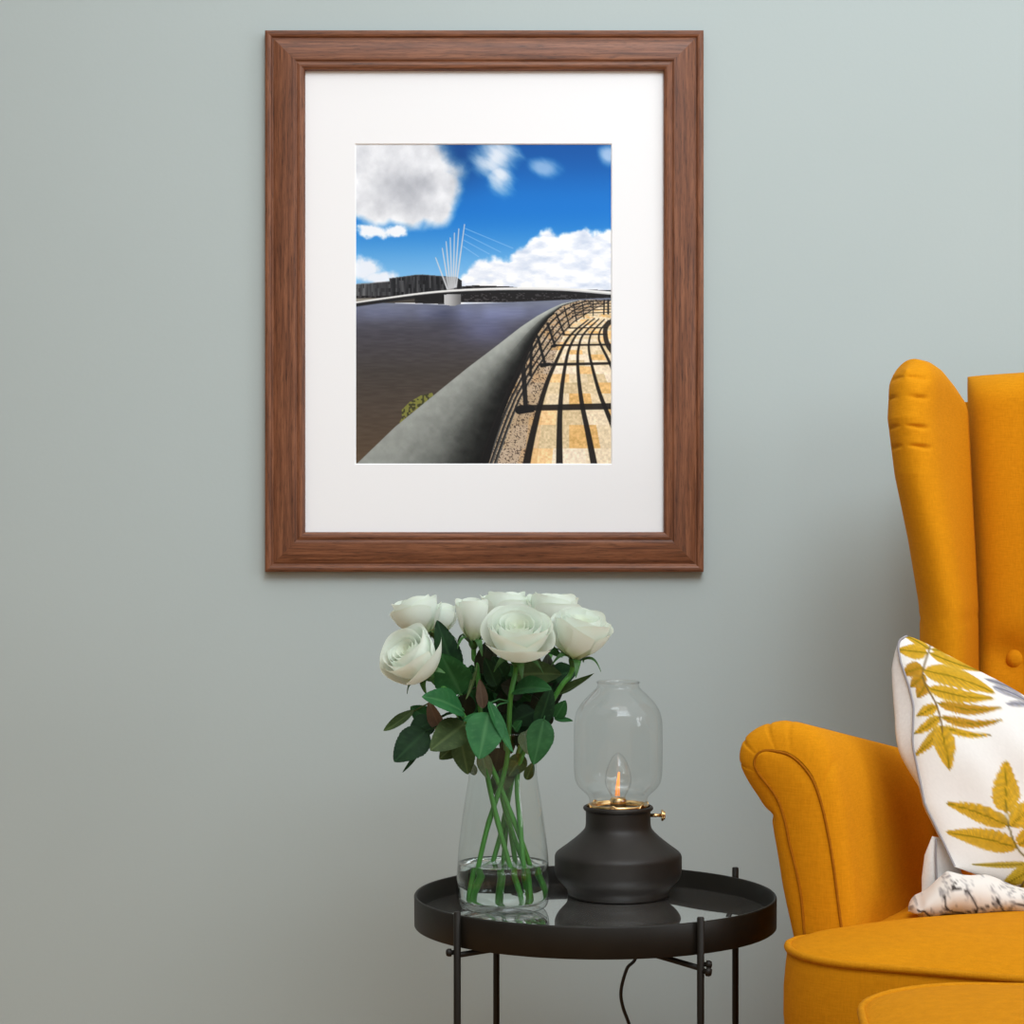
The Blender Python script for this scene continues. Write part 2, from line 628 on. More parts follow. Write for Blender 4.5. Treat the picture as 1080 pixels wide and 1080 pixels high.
# ------------------------------------------------------------------ the print in the frame
def paint_print(X, Y):
    """River, footbridge and railing; X, Y run over the print in units of 270 by 337."""
    img = np.zeros(X.shape + (3,))
    # sky
    t = np.clip((Y - 152) / 155, 0, 1)
    top, mid, low = np.array([4, 82, 160.]), np.array([18, 116, 202.]), np.array([128, 188, 232.])
    k = ss(0.0, 0.45, t)[..., None]
    k2 = ss(0.42, 1.0, t)[..., None]
    img[...] = top * (1 - k) + mid * k
    img[...] = img * (1 - k2) + low * k2
    over(img, (2, 58, 122), 0.6 * np.exp(-((X - 480) / 32) ** 2 - ((Y - 165) / 34) ** 2))
    n1 = fbm(X / 26, Y / 26, 3, 6)
    n2 = fbm((X * 0.8 + Y * 0.6) / 30, (Y * 0.8 - X * 0.6) / 11, 11, 5)

    def cloud(ells, strength=1.0, nz=n1, amp=1.3, soft=0.35):
        f = np.full(X.shape, -9.0)
        for (cx, cy, rx, ry, rot) in ells:
            c_, s_ = math.cos(rot), math.sin(rot)
            u = ((X - cx) * c_ + (Y - cy) * s_) / rx
            v = (-(X - cx) * s_ + (Y - cy) * c_) / ry
            f = np.maximum(f, 1 - np.hypot(u, v))
        return strength * ss(-soft * 0.4, soft, f + (nz - 0.5) * amp)

    # big grey cloud at the upper left
    a = cloud([(416, 176, 70, 56, 0), (448, 202, 38, 40, 0.3), (400, 208, 44, 36, 0.15), (426, 220, 34, 24, 0.2), (380, 170, 36, 60, 0)], 1, n1, 0.55, 0.30)
    n3 = fbm(X / 16, Y / 16, 21, 5)
    g = 0.30 + 0.60 * (n3 - 0.3) + 0.42 * ss(0, 1, np.hypot((X - 432) / 52, (Y - 200) / 36)) + 0.16 * ss(222, 240, Y)
    g = np.clip(g, 0, 1)[..., None]
    ccol = np.array([134, 138, 148.]) * (1 - g) + np.array([240, 242, 245.]) * g
    img[...] = img * (1 - a[..., None]) + ccol * a[..., None]
    over(img, (226, 232, 240), cloud([(521, 168, 25, 22, 0), (527, 186, 15, 20, -0.3)], 0.95, n2, 0.9, 0.8))
    over(img, (170, 196, 228), cloud([(574, 178, 17, 11, 0.2)], 0.75, n2, 0.8, 0.7))
    over(img, (190, 210, 236), cloud([(642, 164, 12, 14, 0)], 0.8, n2, 0.7, 0.7))
    over(img, (238, 242, 248), cloud([(390, 244, 17, 8, 0.1), (417, 245, 12, 8, 0)], 1, fbm(X / 9, Y / 9, 5), 1.1, 0.4))
    over(img, (236, 240, 247), cloud([(384, 284, 22, 13, 0), (398, 293, 20, 8, 0)], 0.95, fbm(X / 10, Y / 10, 6), 1.0, 0.5))
    # cumulus bank at the right
    edge = np.interp(X, [375, 430, 480, 492, 505, 520, 536, 548, 560, 576, 586, 600, 618, 632, 645],
                     [303, 300, 297, 286, 275, 270, 272, 262, 252, 239, 244, 247, 240, 243, 241])
    nb = fbm(X / 12, Y / 12, 8, 6)
    a = ss(-2, 5, Y - edge + (nb - 0.5) * 16)
    nb2 = fbm(X / 15, Y / 7, 31, 5)
    g = np.clip(0.80 + 1.3 * (nb2 - 0.5), 0, 1)[..., None]
    ccol = np.array([168, 186, 214.]) * (1 - g) + np.array([250, 251, 253.]) * g
    img[...] = img * (1 - a[..., None]) + ccol * a[..., None]
    # far bank and buildings
    bl = inside_poly(X, Y, [(375, 300), (393, 299), (393, 298.5), (411, 297), (411, 293.5), (438, 290), (446, 289.6),
                            (470, 291.5), (482, 292.5), (487, 296), (487, 302), (500, 301), (536, 302), (552, 304), (645, 306),
                            (645, 318), (375, 320)])
    st = vnoise(X / 1.7, Y / 40, 44)
    st2 = vnoise(X / 1.7, np.floor(Y / 4.0) * 1.3, 45)
    bc = np.stack([22 + 84 * st ** 1.6 * (st2 > 0.3), 23 + 84 * st ** 1.6 * (st2 > 0.3), 27 + 82 * st ** 1.6 * (st2 > 0.3)], -1)
    bc = np.where((X < 411)[..., None], bc * 0.8 + 26, bc * 0.85)
    bc = np.where((Y > 312)[..., None] | (X > 488)[..., None], np.array([26, 24, 25.]) + 34 * (vnoise(X / 2.2, Y / 1.3, 46) > 0.72)[..., None], bc)
    img[bl] = bc[bl]
    stroke(img, X, Y, [(377, 299.5), (393, 298.6), (411, 297)], 1, 1, (120, 120, 122), 0.8)
    stroke(img, X, Y, [(411, 294.2), (438, 290.3), (446, 290), (482, 293)], 0.8, 0.8, (96, 98, 102), 0.8)
    # bank wall, left
    wl = inside_poly(X, Y, [(375, 315), (438, 313.5), (442, 319), (375, 321)])
    img[wl] = (70, 66, 60)
    stroke(img, X, Y, [(375, 316.8), (404, 316.2)], 4.0, 3.4, (150, 146, 136), 0.9)
    # masts and cables
    tips = [(459.6, 272), (466.6, 262), (470.6, 255), (475, 251), (479.4, 246), (484, 241.5), (490, 237)]
    for i, (tx, ty) in enumerate(tips):
        stroke(img, X, Y, [(472 + i * 1.5, 305 - i * 0.4), (tx, ty)], 1.7, 0.9, (205, 208, 212), 0.95)
    fan = inside_poly(X, Y, [(468, 292.5), (481.5, 292), (478.5, 306), (473, 306)])
    over(img, (178, 180, 182), fan * 0.6)
    for (x0, y0, x1, y1) in ((490.4, 241, 541, 262), (490, 247, 528, 266), (489.4, 253.5, 516, 268), (488.6, 260, 505, 271)):
        stroke(img, X, Y, [(x0, y0), (x1, y1)], 0.8, 0.7, (170, 205, 238), 0.55)
    # water
    w_top = np.interp(X, [375, 404, 442, 470, 520, 580, 645], [319.5, 319.5, 320.5, 321.5, 319.5, 317, 314])
    wa = ss(-0.6, 0.6, Y - w_top)
    tw = np.clip((Y - 318) / 165, 0, 1)
    wx = [0, 0.07, 0.2, 0.45, 0.75, 1.0]
    wc = np.stack([np.interp(tw, wx, [112, 82, 70, 66, 78, 86]), np.interp(tw, wx, [118, 84, 68, 60, 66, 70]),
                   np.interp(tw, wx, [134, 98, 76, 56, 55, 54])], -1)
    gl = np.exp(-((Y - 330) / 9) ** 2) * (0.4 + 0.6 * vnoise(X / 14, Y / 30, 51))
    wc = wc + gl[..., None] * np.array([34, 38, 54.]) + (vnoise(X / 9, Y / 1.4, 52)[..., None] - 0.5) * 9
    wc = wc + np.exp(-((X - 512) / 28) ** 2 - ((Y - 348) / 16) ** 2)[..., None] * np.array([22, 26, 44.])
    wc = wc - np.exp(-((X - 468) / 18) ** 2 - ((Y - 330) / 14) ** 2)[..., None] * 22
    img[...] = img * (1 - wa[..., None]) + wc * wa[..., None]
    # deck of the bridge
    deck = smooth_profile([(376, 319), (404, 315), (448, 309.2), (489, 306), (536, 304.6), (593, 305.2), (645, 309.2)], 8)
    stroke(img, X, Y, [(q[0], q[1] + 2.4) for q in deck], 4.2, 4.2, (24, 24, 26), 0.95)
    stroke(img, X, Y, deck, 1.6, 3.4, (232, 232, 230), 1)
    stroke(img, X, Y, [(q[0], q[1] + 0.9) for q in deck], 0.6, 0.9, (150, 150, 150), 0.6)
    over(img, (20, 19, 20), inside_poly(X, Y, [(437, 313), (470, 309), (470, 321), (438, 320)]) * 0.85)
    pr = inside_poly(X, Y, [(468.6, 310.8), (486, 310.2), (486, 320.6), (480, 322.4), (472, 322.2), (468.6, 320.6)])
    pc = np.interp(X, [468, 474, 480, 487], [196, 178, 140, 96])
    img[pr] = np.stack([pc, pc, pc], -1)[pr]
    # shrub by the rail
    sh = inside_poly(X, Y, [(424, 441), (424, 432), (432, 424), (444, 417), (456, 414), (458, 419), (436, 436), (420, 448)])
    sn = vnoise(X / 1.8, Y / 1.8, 61)
    over(img, (128, 130, 58), sh * ss(0.38, 0.6, sn) * 0.9)
    over(img, (58, 64, 26), sh * ss(0.55, 0.7, 1 - sn) * 0.8)
    # pavement
    ground_x = np.interp(Y, [314, 318, 326, 340, 352, 365, 390, 420, 450, 489],
                         [645, 640, 622, 600, 588, 580, 566, 550, 538, 524])
    tube_l = np.interp(Y, [315.5, 316.5, 320, 326, 333, 345, 363, 388, 414, 450, 489.5], [645, 611, 593, 580, 567, 549, 526, 493, 461, 417, 376])
    tube_r = np.interp(Y, [315.5, 317, 323, 336, 352, 367, 388, 409, 440, 466, 489.5], [646, 611, 593, 577, 565, 557, 546, 536, 522, 513, 505])
    pave = (X > tube_r) & (Y > 316.5)
    gx = (X - 600) / (Y - 296) * 40
    gy = 900.0 / np.maximum(Y - 300, 8)
    row = np.floor(gy * 1.15)
    tile = hash2(np.floor(gx / 7.5 + 0.5 * (row % 2)).astype(np.int64), row.astype(np.int64), 71)
    pvn = fbm(X / 2.2, Y / 2.2, 72, 4)
    pcx = np.stack([216 + 30 * tile, 192 + 36 * tile, 150 + 52 * tile ** 1.2], -1) + (hash2(row.astype(np.int64), (tile * 999).astype(np.int64), 73)[..., None] > 0.72) * np.array([6, -16, -42.])
    pcx = pcx + (pvn[..., None] - 0.5) * 62
    img[pave] = np.clip(pcx, 0, 255)[pave]
    # rough border strip beside the balustrade
    strip_x = ground_x + np.interp(Y, [318, 365, 420, 489], [2, 9, 22, 34])
    sb = pave & (X < strip_x)
    spk = vnoise(X / 1.1, Y / 1.1, 75)
    over(img, (150, 126, 104), sb * 0.55)
    over(img, (70, 56, 46), sb * ss(0.6, 0.75, spk) * 0.8)
    bt = pave & (X > np.interp(Y, [440, 489], [558, 552])) & (X < np.interp(Y, [440, 489], [572, 566])) & (Y > 440)
    over(img, (208, 160, 96), bt * 0.35)

    def Z(pts):
        return [(370 + a / 3.857, 310 + b_ / 3.857) for a, b_ in pts]
    sh_c = (22, 18, 16)
    for pts, w0, w1 in (
        ([(712, 700), (735, 590), (770, 450), (800, 355), (832, 280), (868, 205), (905, 155), (965, 105)], 8.2, 1.2),
        ([(848, 700), (848, 560), (852, 450), (862, 350), (880, 250), (900, 195), (930, 150), (990, 100)], 7.2, 1.2),
        ([(990, 700), (965, 570), (940, 450), (926, 340), (922, 270), (926, 220), (945, 165), (1008, 102)], 7.0, 1.2),
        ([(1075, 560), (1045, 490), (1010, 400), (982, 300), (968, 230), (970, 185), (985, 150), (1030, 104)], 5.2, 1.2),
        ([(1075, 330), (1045, 265), (1015, 205), (1008, 175), (1016, 145), (1046, 108)], 3.6, 1.2),
    ):
        stroke(img, X, Y, smooth_profile(Z(pts), 6), w0, w1, sh_c, 0.93, 0.6)
    for pts, w0, w1 in (
        ([(690, 463), (800, 462), (1075, 456)], 6.0, 6.6),
        ([(780, 287), (860, 286), (1075, 282)], 2.8, 2.8),
        ([(830, 209), (1060, 206)], 2.0, 2.0),
        ([(862, 166), (1040, 164)], 1.5, 1.5),
        ([(890, 139), (1040, 137)], 1.2, 1.2),
    ):
        stroke(img, X, Y, Z(pts), w0, w1, sh_c, 0.9, 0.5)
    stroke(img, X, Y, smooth_profile(Z([(1075, 95), (1040, 130), (1034, 165), (1046, 210), (1080, 255)]), 6), 4.5, 5.5, (34, 28, 24), 0.92)
    # balustrade: parallel rails with posts
    for off, wd in ((0.22, 2.6), (0.46, 1.9), (0.70, 1.7), (0.94, 1.6)):
        ys = np.linspace(317.5, 489.5, 40)
        tr = np.interp(ys, [315.5, 317, 323, 336, 352, 367, 388, 409, 440, 466, 489.5], [646, 611, 593, 577, 565, 557, 546, 536, 522, 513, 505])
        gr = np.interp(ys, [314, 318, 326, 340, 352, 365, 390, 420, 450, 489], [645, 645, 628, 606, 594, 584, 566, 549, 537, 523])
        xs = tr + (gr - tr) * off
        stroke(img, X, Y, list(zip(xs, ys)), wd * 0.45, wd * 1.9, (26, 25, 25), 0.95, 0.5)
        if off > 0.3:
            stroke(img, X, Y, [(q + 0.9, r_) for q, r_ in zip(xs[18:], ys[18:])], 0.5, 1.4, (116, 118, 114), 0.6, 0.4)
    for (x0, y0, x1, y1, wd) in ((700, 280, 712, 470, 5), (735, 210, 730, 330, 3), (760, 175, 790, 290, 3), (800, 120, 830, 212, 2.4),
                                 (835, 80, 868, 165, 1.8), (868, 55, 890, 138, 1.4), (905, 40, 918, 112, 1.2), (940, 32, 948, 98, 1),
                                 (985, 28, 985, 88, 0.9), (1030, 26, 1028, 82, 1.6), (1046, 26, 1046, 80, 2.0)):
        stroke(img, X, Y, Z([(x0, y0), (x1, y1)]), wd, wd, (24, 23, 23), 0.95, 0.5)
    for yy in (26, 38, 50, 62, 74):
        stroke(img, X, Y, Z([(900, yy + 18), (960, yy + 4), (1060, yy)]), 1.0, 0.9, (34, 32, 30), 0.9, 0.4)
    for (x0, y0, s_) in ((715, 468, 30), (793, 286, 16), (828, 209, 10)):
        stroke(img, X, Y, Z([(x0 - s_, y0 + 4), (x0 + s_ * 0.7, y0)]), s_ / 3.4, s_ / 4.4, (20, 19, 19), 1, 0.5)
    # dark underside, then the tube itself
    und = (X > tube_r - 2) & (X < tube_r + np.interp(Y, [330, 400, 489], [1.5, 5, 10])) & (Y > 330)
    over(img, (14, 13, 13), und * 0.95)
    wid = np.maximum(tube_r - tube_l, 0.5)
    q = (X - tube_l) / wid
    tn = fbm(X / 7, Y / 7, 81, 5)
    tt = np.interp(q, [0, 0.06, 0.2, 0.45, 0.62, 0.78, 0.92, 1.0], [150, 152, 146, 128, 104, 60, 24, 14]) + (tn - 0.5) * 26
    tt = tt + 26 * ss(400, 330, Y) * (q < 0.6)
    tm = ss(-0.5, 0.5, (X - tube_l)) * ss(-0.5, 0.5, (tube_r - X)) * (Y > 316)
    tcol = np.stack([tt, tt * 1.02 + 1, tt * 0.985], -1)
    img[...] = img * (1 - tm[..., None]) + tcol * tm[..., None]
    return np.clip(img, 0, 255)


YF = 3.100                                    # front plane of the moulding
FX0, FX1 = P(279, 0, YF).x, P(742.5, 0, YF).x
FZ1, FZ0 = P(0, 31, YF).z, P(0, 603.5, YF).z
PXF = YF / FPX                                 # metres per photo pixel there
pic = thing('framed_picture', 'walnut framed colour photograph of a footbridge and railing hanging on wall above the roses',
            'picture', ((FX0 + FX1) / 2, WALL_Y - 0.001, (FZ0 + FZ1) / 2))
fw, fh = (FX1 - FX0) / 2, (FZ1 - FZ0) / 2
depth_wall = WALL_Y - 0.001
# moulding section: (distance in from the outer edge in px, height off the wall in m)
prof = [(0.0, 0.000), (0.0, 0.0205), (0.8, 0.0225), (2.5, 0.0240), (4.5, 0.0240), (6.6, 0.0228), (7.6, 0.0195), (9.0, 0.0192), (10.5, 0.0208),
        (14.0, 0.0232), (19.0, 0.0252), (25.0, 0.0264), (30.0, 0.0268), (31.8, 0.0266), (32.6, 0.0250), (34.0, 0.0240), (35.0, 0.0252), (37.0, 0.0262), (39.2, 0.0256),
        (41.2, 0.0232), (42.2, 0.0195), (42.2, 0.006)]
for (ax, sgn) in (('h', 1), ('h', -1), ('v', 1), ('v', -1)):
    half_l, half_o = (fw, fh) if ax == 'h' else (fh, fw)
    v, f = [], []
    n = len(prof)
    for s in (-1, 1):
        for (d, hgt) in prof:
            dm = d * PXF
            # rail runs along its own local X; Y is outward, Z off the wall
            v.append((s * (half_l - dm), half_o - dm, hgt * 0.66))
    for i in range(n - 1):
        f.append((i, i + 1, n + i + 1, n + i))
    o = mesh_obj('frame_rail', v, f, M_wood, pic, smooth=False)
    # local X along the rail, local Z towards the room
    xa = Vector((1, 0, 0)) if ax == 'h' else Vector((0, 0, 1))
    ya = Vector((0, 0, sgn)) if ax == 'h' else Vector((sgn, 0, 0))
    za = Vector((0, -1, 0))
    o.matrix_local = Matrix((xa, ya, za)).transposed().to_4x4()
    mod = o.modifiers.new('smooth', 'BEVEL')
    mod.width = 0.0006
    mod.segments = 2
    mod.limit_method = 'ANGLE'
    mod.angle_limit = 0.6

# mount board with a bevelled opening, print, backing board
MY = -0.0065                                    # local y of the board's face (towards the room is -)
def pz(px, py, yl):
    q = P(px, py, depth_wall + yl)
    return (q.x - pic.location.x, yl, q.z - pic.location.z)
oa = [pz(319, 71.5, MY), pz(702, 71.5, MY), pz(702, 563, MY), pz(319, 563, MY)]
ob = [pz(374.4, 151.4, MY), pz(645.6, 151.4, MY), pz(645.6, 490.0, MY), pz(374.4, 490.0, MY)]
mesh_obj('mount_board', oa + ob, [(0, 1, 5, 4), (1, 2, 6, 5), (2, 3, 7, 6), (3, 0, 4, 7)], M_mount, pic, False)
oc = [(x + (0.0014 if x < 0 else -0.0014), MY + 0.0018, z + (-0.0014 if k < 2 else 0.0014)) for k, (x, _, z) in enumerate(ob)]
mesh_obj('mount_bevel', ob + oc, [(0, 1, 5, 4), (1, 2, 6, 5), (2, 3, 7, 6), (3, 0, 4, 7)], M_mountcut, pic, False)
box_obj('backing_board', (-fw + 0.02, -0.0030, -fh + 0.02), (fw - 0.02, -0.0003, fh - 0.02), M_leg, pic)
NX, NY = 541, 675
gx_, gy_ = np.meshgrid(np.linspace(374.5, 645.5, NX), np.linspace(151.5, 490, NY), indexing='ij')
dye = lin(paint_print(gx_, gy_))
a0, a1 = pz(374.2, 151.2, MY + 0.0019), pz(645.8, 490.2, MY + 0.0019)
xs = a0[0] + (a1[0] - a0[0]) * (gx_ - 374.5) / 271.0
zs = a0[2] + (a1[2] - a0[2]) * (gy_ - 151.5) / 338.5
co = np.stack([xs, np.full_like(xs, MY + 0.0019), zs], -1).reshape(-1, 3)


def grid_mesh(name, co, nu, nv, mat, parent):
    me = bpy.data.meshes.new(name)
    me.vertices.add(nu * nv)
    me.vertices.foreach_set('co', co.astype(np.float32).ravel())
    ii, jj = np.meshgrid(np.arange(nu - 1), np.arange(nv - 1), indexing='ij')
    q = np.stack([ii * nv + jj, (ii + 1) * nv + jj, (ii + 1) * nv + jj + 1, ii * nv + jj + 1], -1).reshape(-1, 4)
    nf = len(q)
    me.loops.add(nf * 4)
    me.loops.foreach_set('vertex_index', q.ravel().astype(np.int32))
    me.polygons.add(nf)
    me.polygons.foreach_set('loop_start', (np.arange(nf) * 4).astype(np.int32))
    me.polygons.foreach_set('use_smooth', np.ones(nf, bool))
    me.materials.append(mat)
    me.update(calc_edges=True)
    me.validate()
    return link(bpy.data.objects.new(name, me), parent)


pr = grid_mesh('photograph', co, NX, NY, M_print, pic)
set_dye(pr, np.clip(dye * 1.0, 0, 0.93).reshape(-1, 3))
pr['label'] = 'printed photograph of a white footbridge, river and curved railing'

# ------------------------------------------------------------------ side table
TX, TY = P(627.5, 0, 2.627).x, 2.627
table = thing('side_table', 'round black metal tray table with thin rod legs in front of wall', 'table', (TX, TY, 0))
PLATE = 0.452
R = 0.2105
lathe('tray_rim', [(R - 0.004, PLATE - 0.008), (R, PLATE - 0.0135), (R + 0.0005, PLATE - 0.013), (R + 0.0008, 0.4725), (R, 0.474),
                   (R - 0.0018, 0.474), (R - 0.0026, 0.473), (R - 0.0028, PLATE - 0.004), (R - 0.004, PLATE - 0.008)], M_black, table, 160)
lathe('tray_plate', [(0.0005, PLATE), (0.1, PLATE), (R - 0.0005, PLATE), (R - 0.0005, PLATE - 0.010), (0.1, PLATE - 0.010), (0.0005, PLATE - 0.010)], M_black, table, 128)
pl = lathe('mirror_top', [(0.0, PLATE), (0.1, PLATE + 0.0006), (R - 0.0045, PLATE + 0.0006), (R - 0.0035, PLATE)], M_mirror, table, 128)
pl['label'] = 'dusty mirror glass surface of the tray'
legs = {'FL': ((-0.1575, -0.1475), 0.479), 'FR': ((0.1085, -0.188), 0.480), 'BL': ((-0.1165, 0.1815), 0.484), 'BR': ((0.1765, 0.124), 0.485)}
for k, ((lx, ly), zt) in legs.items():
    d = math.hypot(lx, ly)
    s = (R + 0.0052) / d
    lx, ly = lx * s, ly * s
    legs[k] = ((lx, ly), zt)
    r = 0.0040
    v, f = lathe_data([(0.0, 0.0), (r, 0.0), (r, zt - 0.001), (r - 0.0008, zt), (0.0, zt)], 20, lx, ly)
    fix_normals(mesh_obj('leg', v, f, M_black, table))
ZB = 0.431
for a, b_ in (('FL', 'BR'), ('FR', 'BL')):
    pa, pb = Vector((*legs[a][0], ZB)), Vector((*legs[b_][0], ZB))
    dz = 0.0 if a == 'FL' else -0.0065
    tube('cross_brace', [pa + Vector((0, 0, dz)), pb + Vector((0, 0, dz))], 0.0032, M_black, table, 12)


def bolt(loc, axis, r=0.0044, l=0.007):
    Rm = rot_to(axis)
    v, f = lathe_data([(0.0, -l), (r * 0.6, -l), (r * 0.6, 0), (r, 0.0005), (r, 0.004), (r * 0.75, 0.0062), (0.0, 0.0068)], 16)
    v = [Vector(loc) + Rm @ Vector(q) for q in v]
    return fix_normals(mesh_obj('bolt', v, f, M_black, table))


bolt((legs['FL'][0][0] - 0.0060, legs['FL'][0][1] + 0.002, 0.4335), (-1, -0.1, 0))
bolt((legs['FR'][0][0] + 0.0060, legs['FR'][0][1] + 0.001, 0.4285), (1, -0.15, 0))
bolt((legs['FR'][0][0] + 0.0055, legs['FR'][0][1] - 0.002, 0.4215), (1, -0.3, -0.1), 0.005)

# ------------------------------------------------------------------ oil-lamp style table lamp
LX, LY = P(652, 0, 2.738).x, 2.738
LZ = PLATE + 0.0008
lamp = thing('table_lamp', 'black lantern shaped lamp with clear glass chimney standing on round tray', 'lamp', (LX, LY, LZ))


def hz(z):
    return z - LZ


base_prof = [(0.0, hz(0.4530)), (0.0560, hz(0.4530)), (0.0602, hz(0.4545)), (0.0618, hz(0.4575)), (0.0628, hz(0.4610)), (0.0668, hz(0.4660)), (0.0722, hz(0.4715)), (0.0755, hz(0.4765)),
             (0.0772, hz(0.4815)), (0.0774, hz(0.4860)), (0.0774, hz(0.4985)), (0.0770, hz(0.5020)), (0.0745, hz(0.5060)), (0.0650, hz(0.5130)), (0.0540, hz(0.5215)), (0.0460, hz(0.5285)),
             (0.0412, hz(0.5340)), (0.0398, hz(0.5385)), (0.0395, hz(0.5440)), (0.0395, hz(0.5545)), (0.0400, hz(0.5562)), (0.0420, hz(0.5575)), (0.0426, hz(0.5596)),
             (0.0420, hz(0.5615)), (0.0402, hz(0.5622)), (0.0385, hz(0.5612)), (0.0375, hz(0.5585)), (0.0, hz(0.5585))]
lathe('base', smooth_profile(base_prof, 2), M_lampblack, lamp, 96)
GB = 0.5600
glass_prof = [(0.0350, GB), (0.0352, 0.5690), (0.0360, 0.5735), (0.0395, 0.5785), (0.0465, 0.5850), (0.0515, 0.5930), (0.0535, 0.6040), (0.0540, 0.62), (0.0541, 0.64), (0.0540, 0.6600),
              (0.0535, 0.6725), (0.0510, 0.6845), (0.0450, 0.6955), (0.0370, 0.7050), (0.0295, 0.7125), (0.0262, 0.7165), (0.0254, 0.7195), (0.0256, 0.7225), (0.0262, 0.7238)]
lathe('glass_chimney', [(q[0], hz(GB + (q[1] - GB) * 0.935)) for q in smooth_profile(glass_prof, 3)], M_glass, lamp, 96)
v, f = tube_data([(0.0258 * math.cos(2 * PI * k / 64), 0.0258 * math.sin(2 * PI * k / 64), hz(GB + 0.1632 * 0.935)) for k in range(64)], 0.0011, 8, True)
mesh_obj('chimney_lip', v, f, M_glass, lamp)
lathe('burner_ring', [(0.0360, hz(0.5590)), (0.0370, hz(0.5590)), (0.0370, hz(0.5640)), (0.0362, hz(0.5646)), (0.0335, hz(0.5646)), (0.0330, hz(0.5590))], M_brass, lamp, 64)
for k in range(6):
    a = 2 * PI * k / 6 + 0.30
    Rz = Matrix.Rotation(a, 3, 'Z')
    pts = [Rz @ Vector((0.0375, -0.0052 + 0.0104 * t, hz(0.5600) + 0.0055 * math.sin(PI * t) ** 0.6)) for t in [i / 10 for i in range(11)]]
    v, f = tube_data(pts, 0.0011, 8)
    mesh_obj('retaining_clip', v, f, M_brass, lamp)
lathe('bulb_socket', [(0.0, hz(0.5580)), (0.0100, hz(0.5580)), (0.0100, hz(0.5700)), (0.0085, hz(0.5720)), (0.0, hz(0.5720))], M_brass, lamp, 32)
lathe('candle_bulb', [(q[0], hz(q[1])) for q in smooth_profile([(0.0080, 0.5720), (0.0105, 0.5770), (0.0148, 0.5850), (0.0162, 0.5930), (0.0150, 0.6030), (0.0118, 0.6130), (0.0075, 0.6210), (0.0030, 0.6255), (0.0004, 0.6265)], 3)],
      M_bulb, lamp, 40)
v, f = [], []
for dx in (-0.0012, 0.0012):
    vv, ff = tube_data([(dx * 1.4 - 0.001, 0, hz(0.5740)), (dx - 0.0005, 0.0008, hz(0.5860)), (dx * 0.4 + 0.001, 0, hz(0.6030))], [0.0013, 0.0012, 0.0007], 8)
    f += [tuple(len(v) + i for i in q) for q in ff]
    v += vv
mesh_obj('filament', v, f, M_filament, lamp)
# winding key on the right
kz = hz(0.5512)
v, f = tube_data([(0.0380, -0.006, kz), (0.0525, -0.006, kz)], 0.0022, 12)
for r0, x0, x1 in ((0.0068, 0.0520, 0.0548), (0.0052, 0.0548, 0.0568)):
    vv, ff = tube_data([(x0, -0.006, kz), (x0 + 0.0003, -0.006, kz), (x1 - 0.0003, -0.006, kz), (x1, -0.006, kz)], [r0 - 0.0004, r0, r0, r0 - 0.0004], 24)
    f += [tuple(len(v) + i for i in q) for q in ff]
    v += vv
o = mesh_obj('winding_key', v, f, M_brass, lamp)
o['label'] = 'small brass knob'
# flex: over the rear of the rim and down behind the table
cz = lambda px, py, Y: P(px, py, Y) - Vector((LX, LY, LZ))
cord_pts = [Vector((0.01, 0.055, 0.008)), Vector((0.012, 0.078, 0.012)), Vector((0.014, 0.094, 0.026)), Vector((0.016, 0.108, 0.020)),
            cz(672, 1000, 2.862), cz(661, 1022, 2.862), cz(655, 1045, 2.865), cz(657, 1062, 2.868), cz(664, 1082, 2.872), cz(674, 1120, 2.88)]
q = cord_pts[-1]
cord_pts += [Vector((q.x + 0.01, q.y + 0.02, -LZ + 0.10)), Vector((q.x + 0.02, q.y + 0.04, -LZ + 0.02)), Vector((q.x + 0.06, q.y + 0.07, -LZ + 0.0035)), Vector((q.x + 0.3, q.y + 0.09, -LZ + 0.0035))]
tube('power_cord', smooth_profile(cord_pts, 8), 0.0022, M_cord, lamp, 10)

# ------------------------------------------------------------------ vase and water
VX, VY = P(530.5, 0, 2.65).x, 2.65
VZ = PLATE + 0.0008
vase = thing('glass_vase', 'clear tapered glass vase of roses half full of water on round tray', 'vase', (VX, VY, VZ))
outer = smooth_profile([(0.0, 0.0), (0.040, 0.0), (0.0480, 0.0012), (0.0520, 0.0045), (0.0543, 0.0120), (0.0550, 0.025), (0.0543, 0.045), (0.0520, 0.075), (0.0482, 0.105), (0.0440, 0.133), (0.0408, 0.153), (0.0398, 0.165),
                        (0.0402, 0.180), (0.0425, 0.198), (0.0448, 0.2085)], 3)
lathe('vase_wall', outer, M_vase, vase, 96)
ring = [(0.0448 * math.cos(2 * PI * k / 80), 0.0448 * math.sin(2 * PI * k / 80), 0.2085) for k in range(80)]
v, f = tube_data(ring, 0.0009, 8, True)
mesh_obj('vase_lip', v, f, M_vase, vase)
lathe('vase_bottom', [(0.0, 0.0075), (0.040, 0.0072), (0.0475, 0.0080), (0.0520, 0.0110)], M_vase, vase, 96)
wl = 0.0530
wat = lathe('water', [(0.0002, 0.0095), (0.040, 0.0095), (0.0490, 0.0110), (0.0528, 0.0150), (0.0541, 0.025), (0.0535, 0.045), (0.0529, wl + 0.0008), (0.0515, wl), (0.04, wl), (0.0002, wl)], M_water, None, 96)
wat.location = (VX, VY, VZ)
wat['kind'] = 'stuff'
wat['label'] = 'clear water in the lower part of the glass vase'
wat['category'] = 'water'

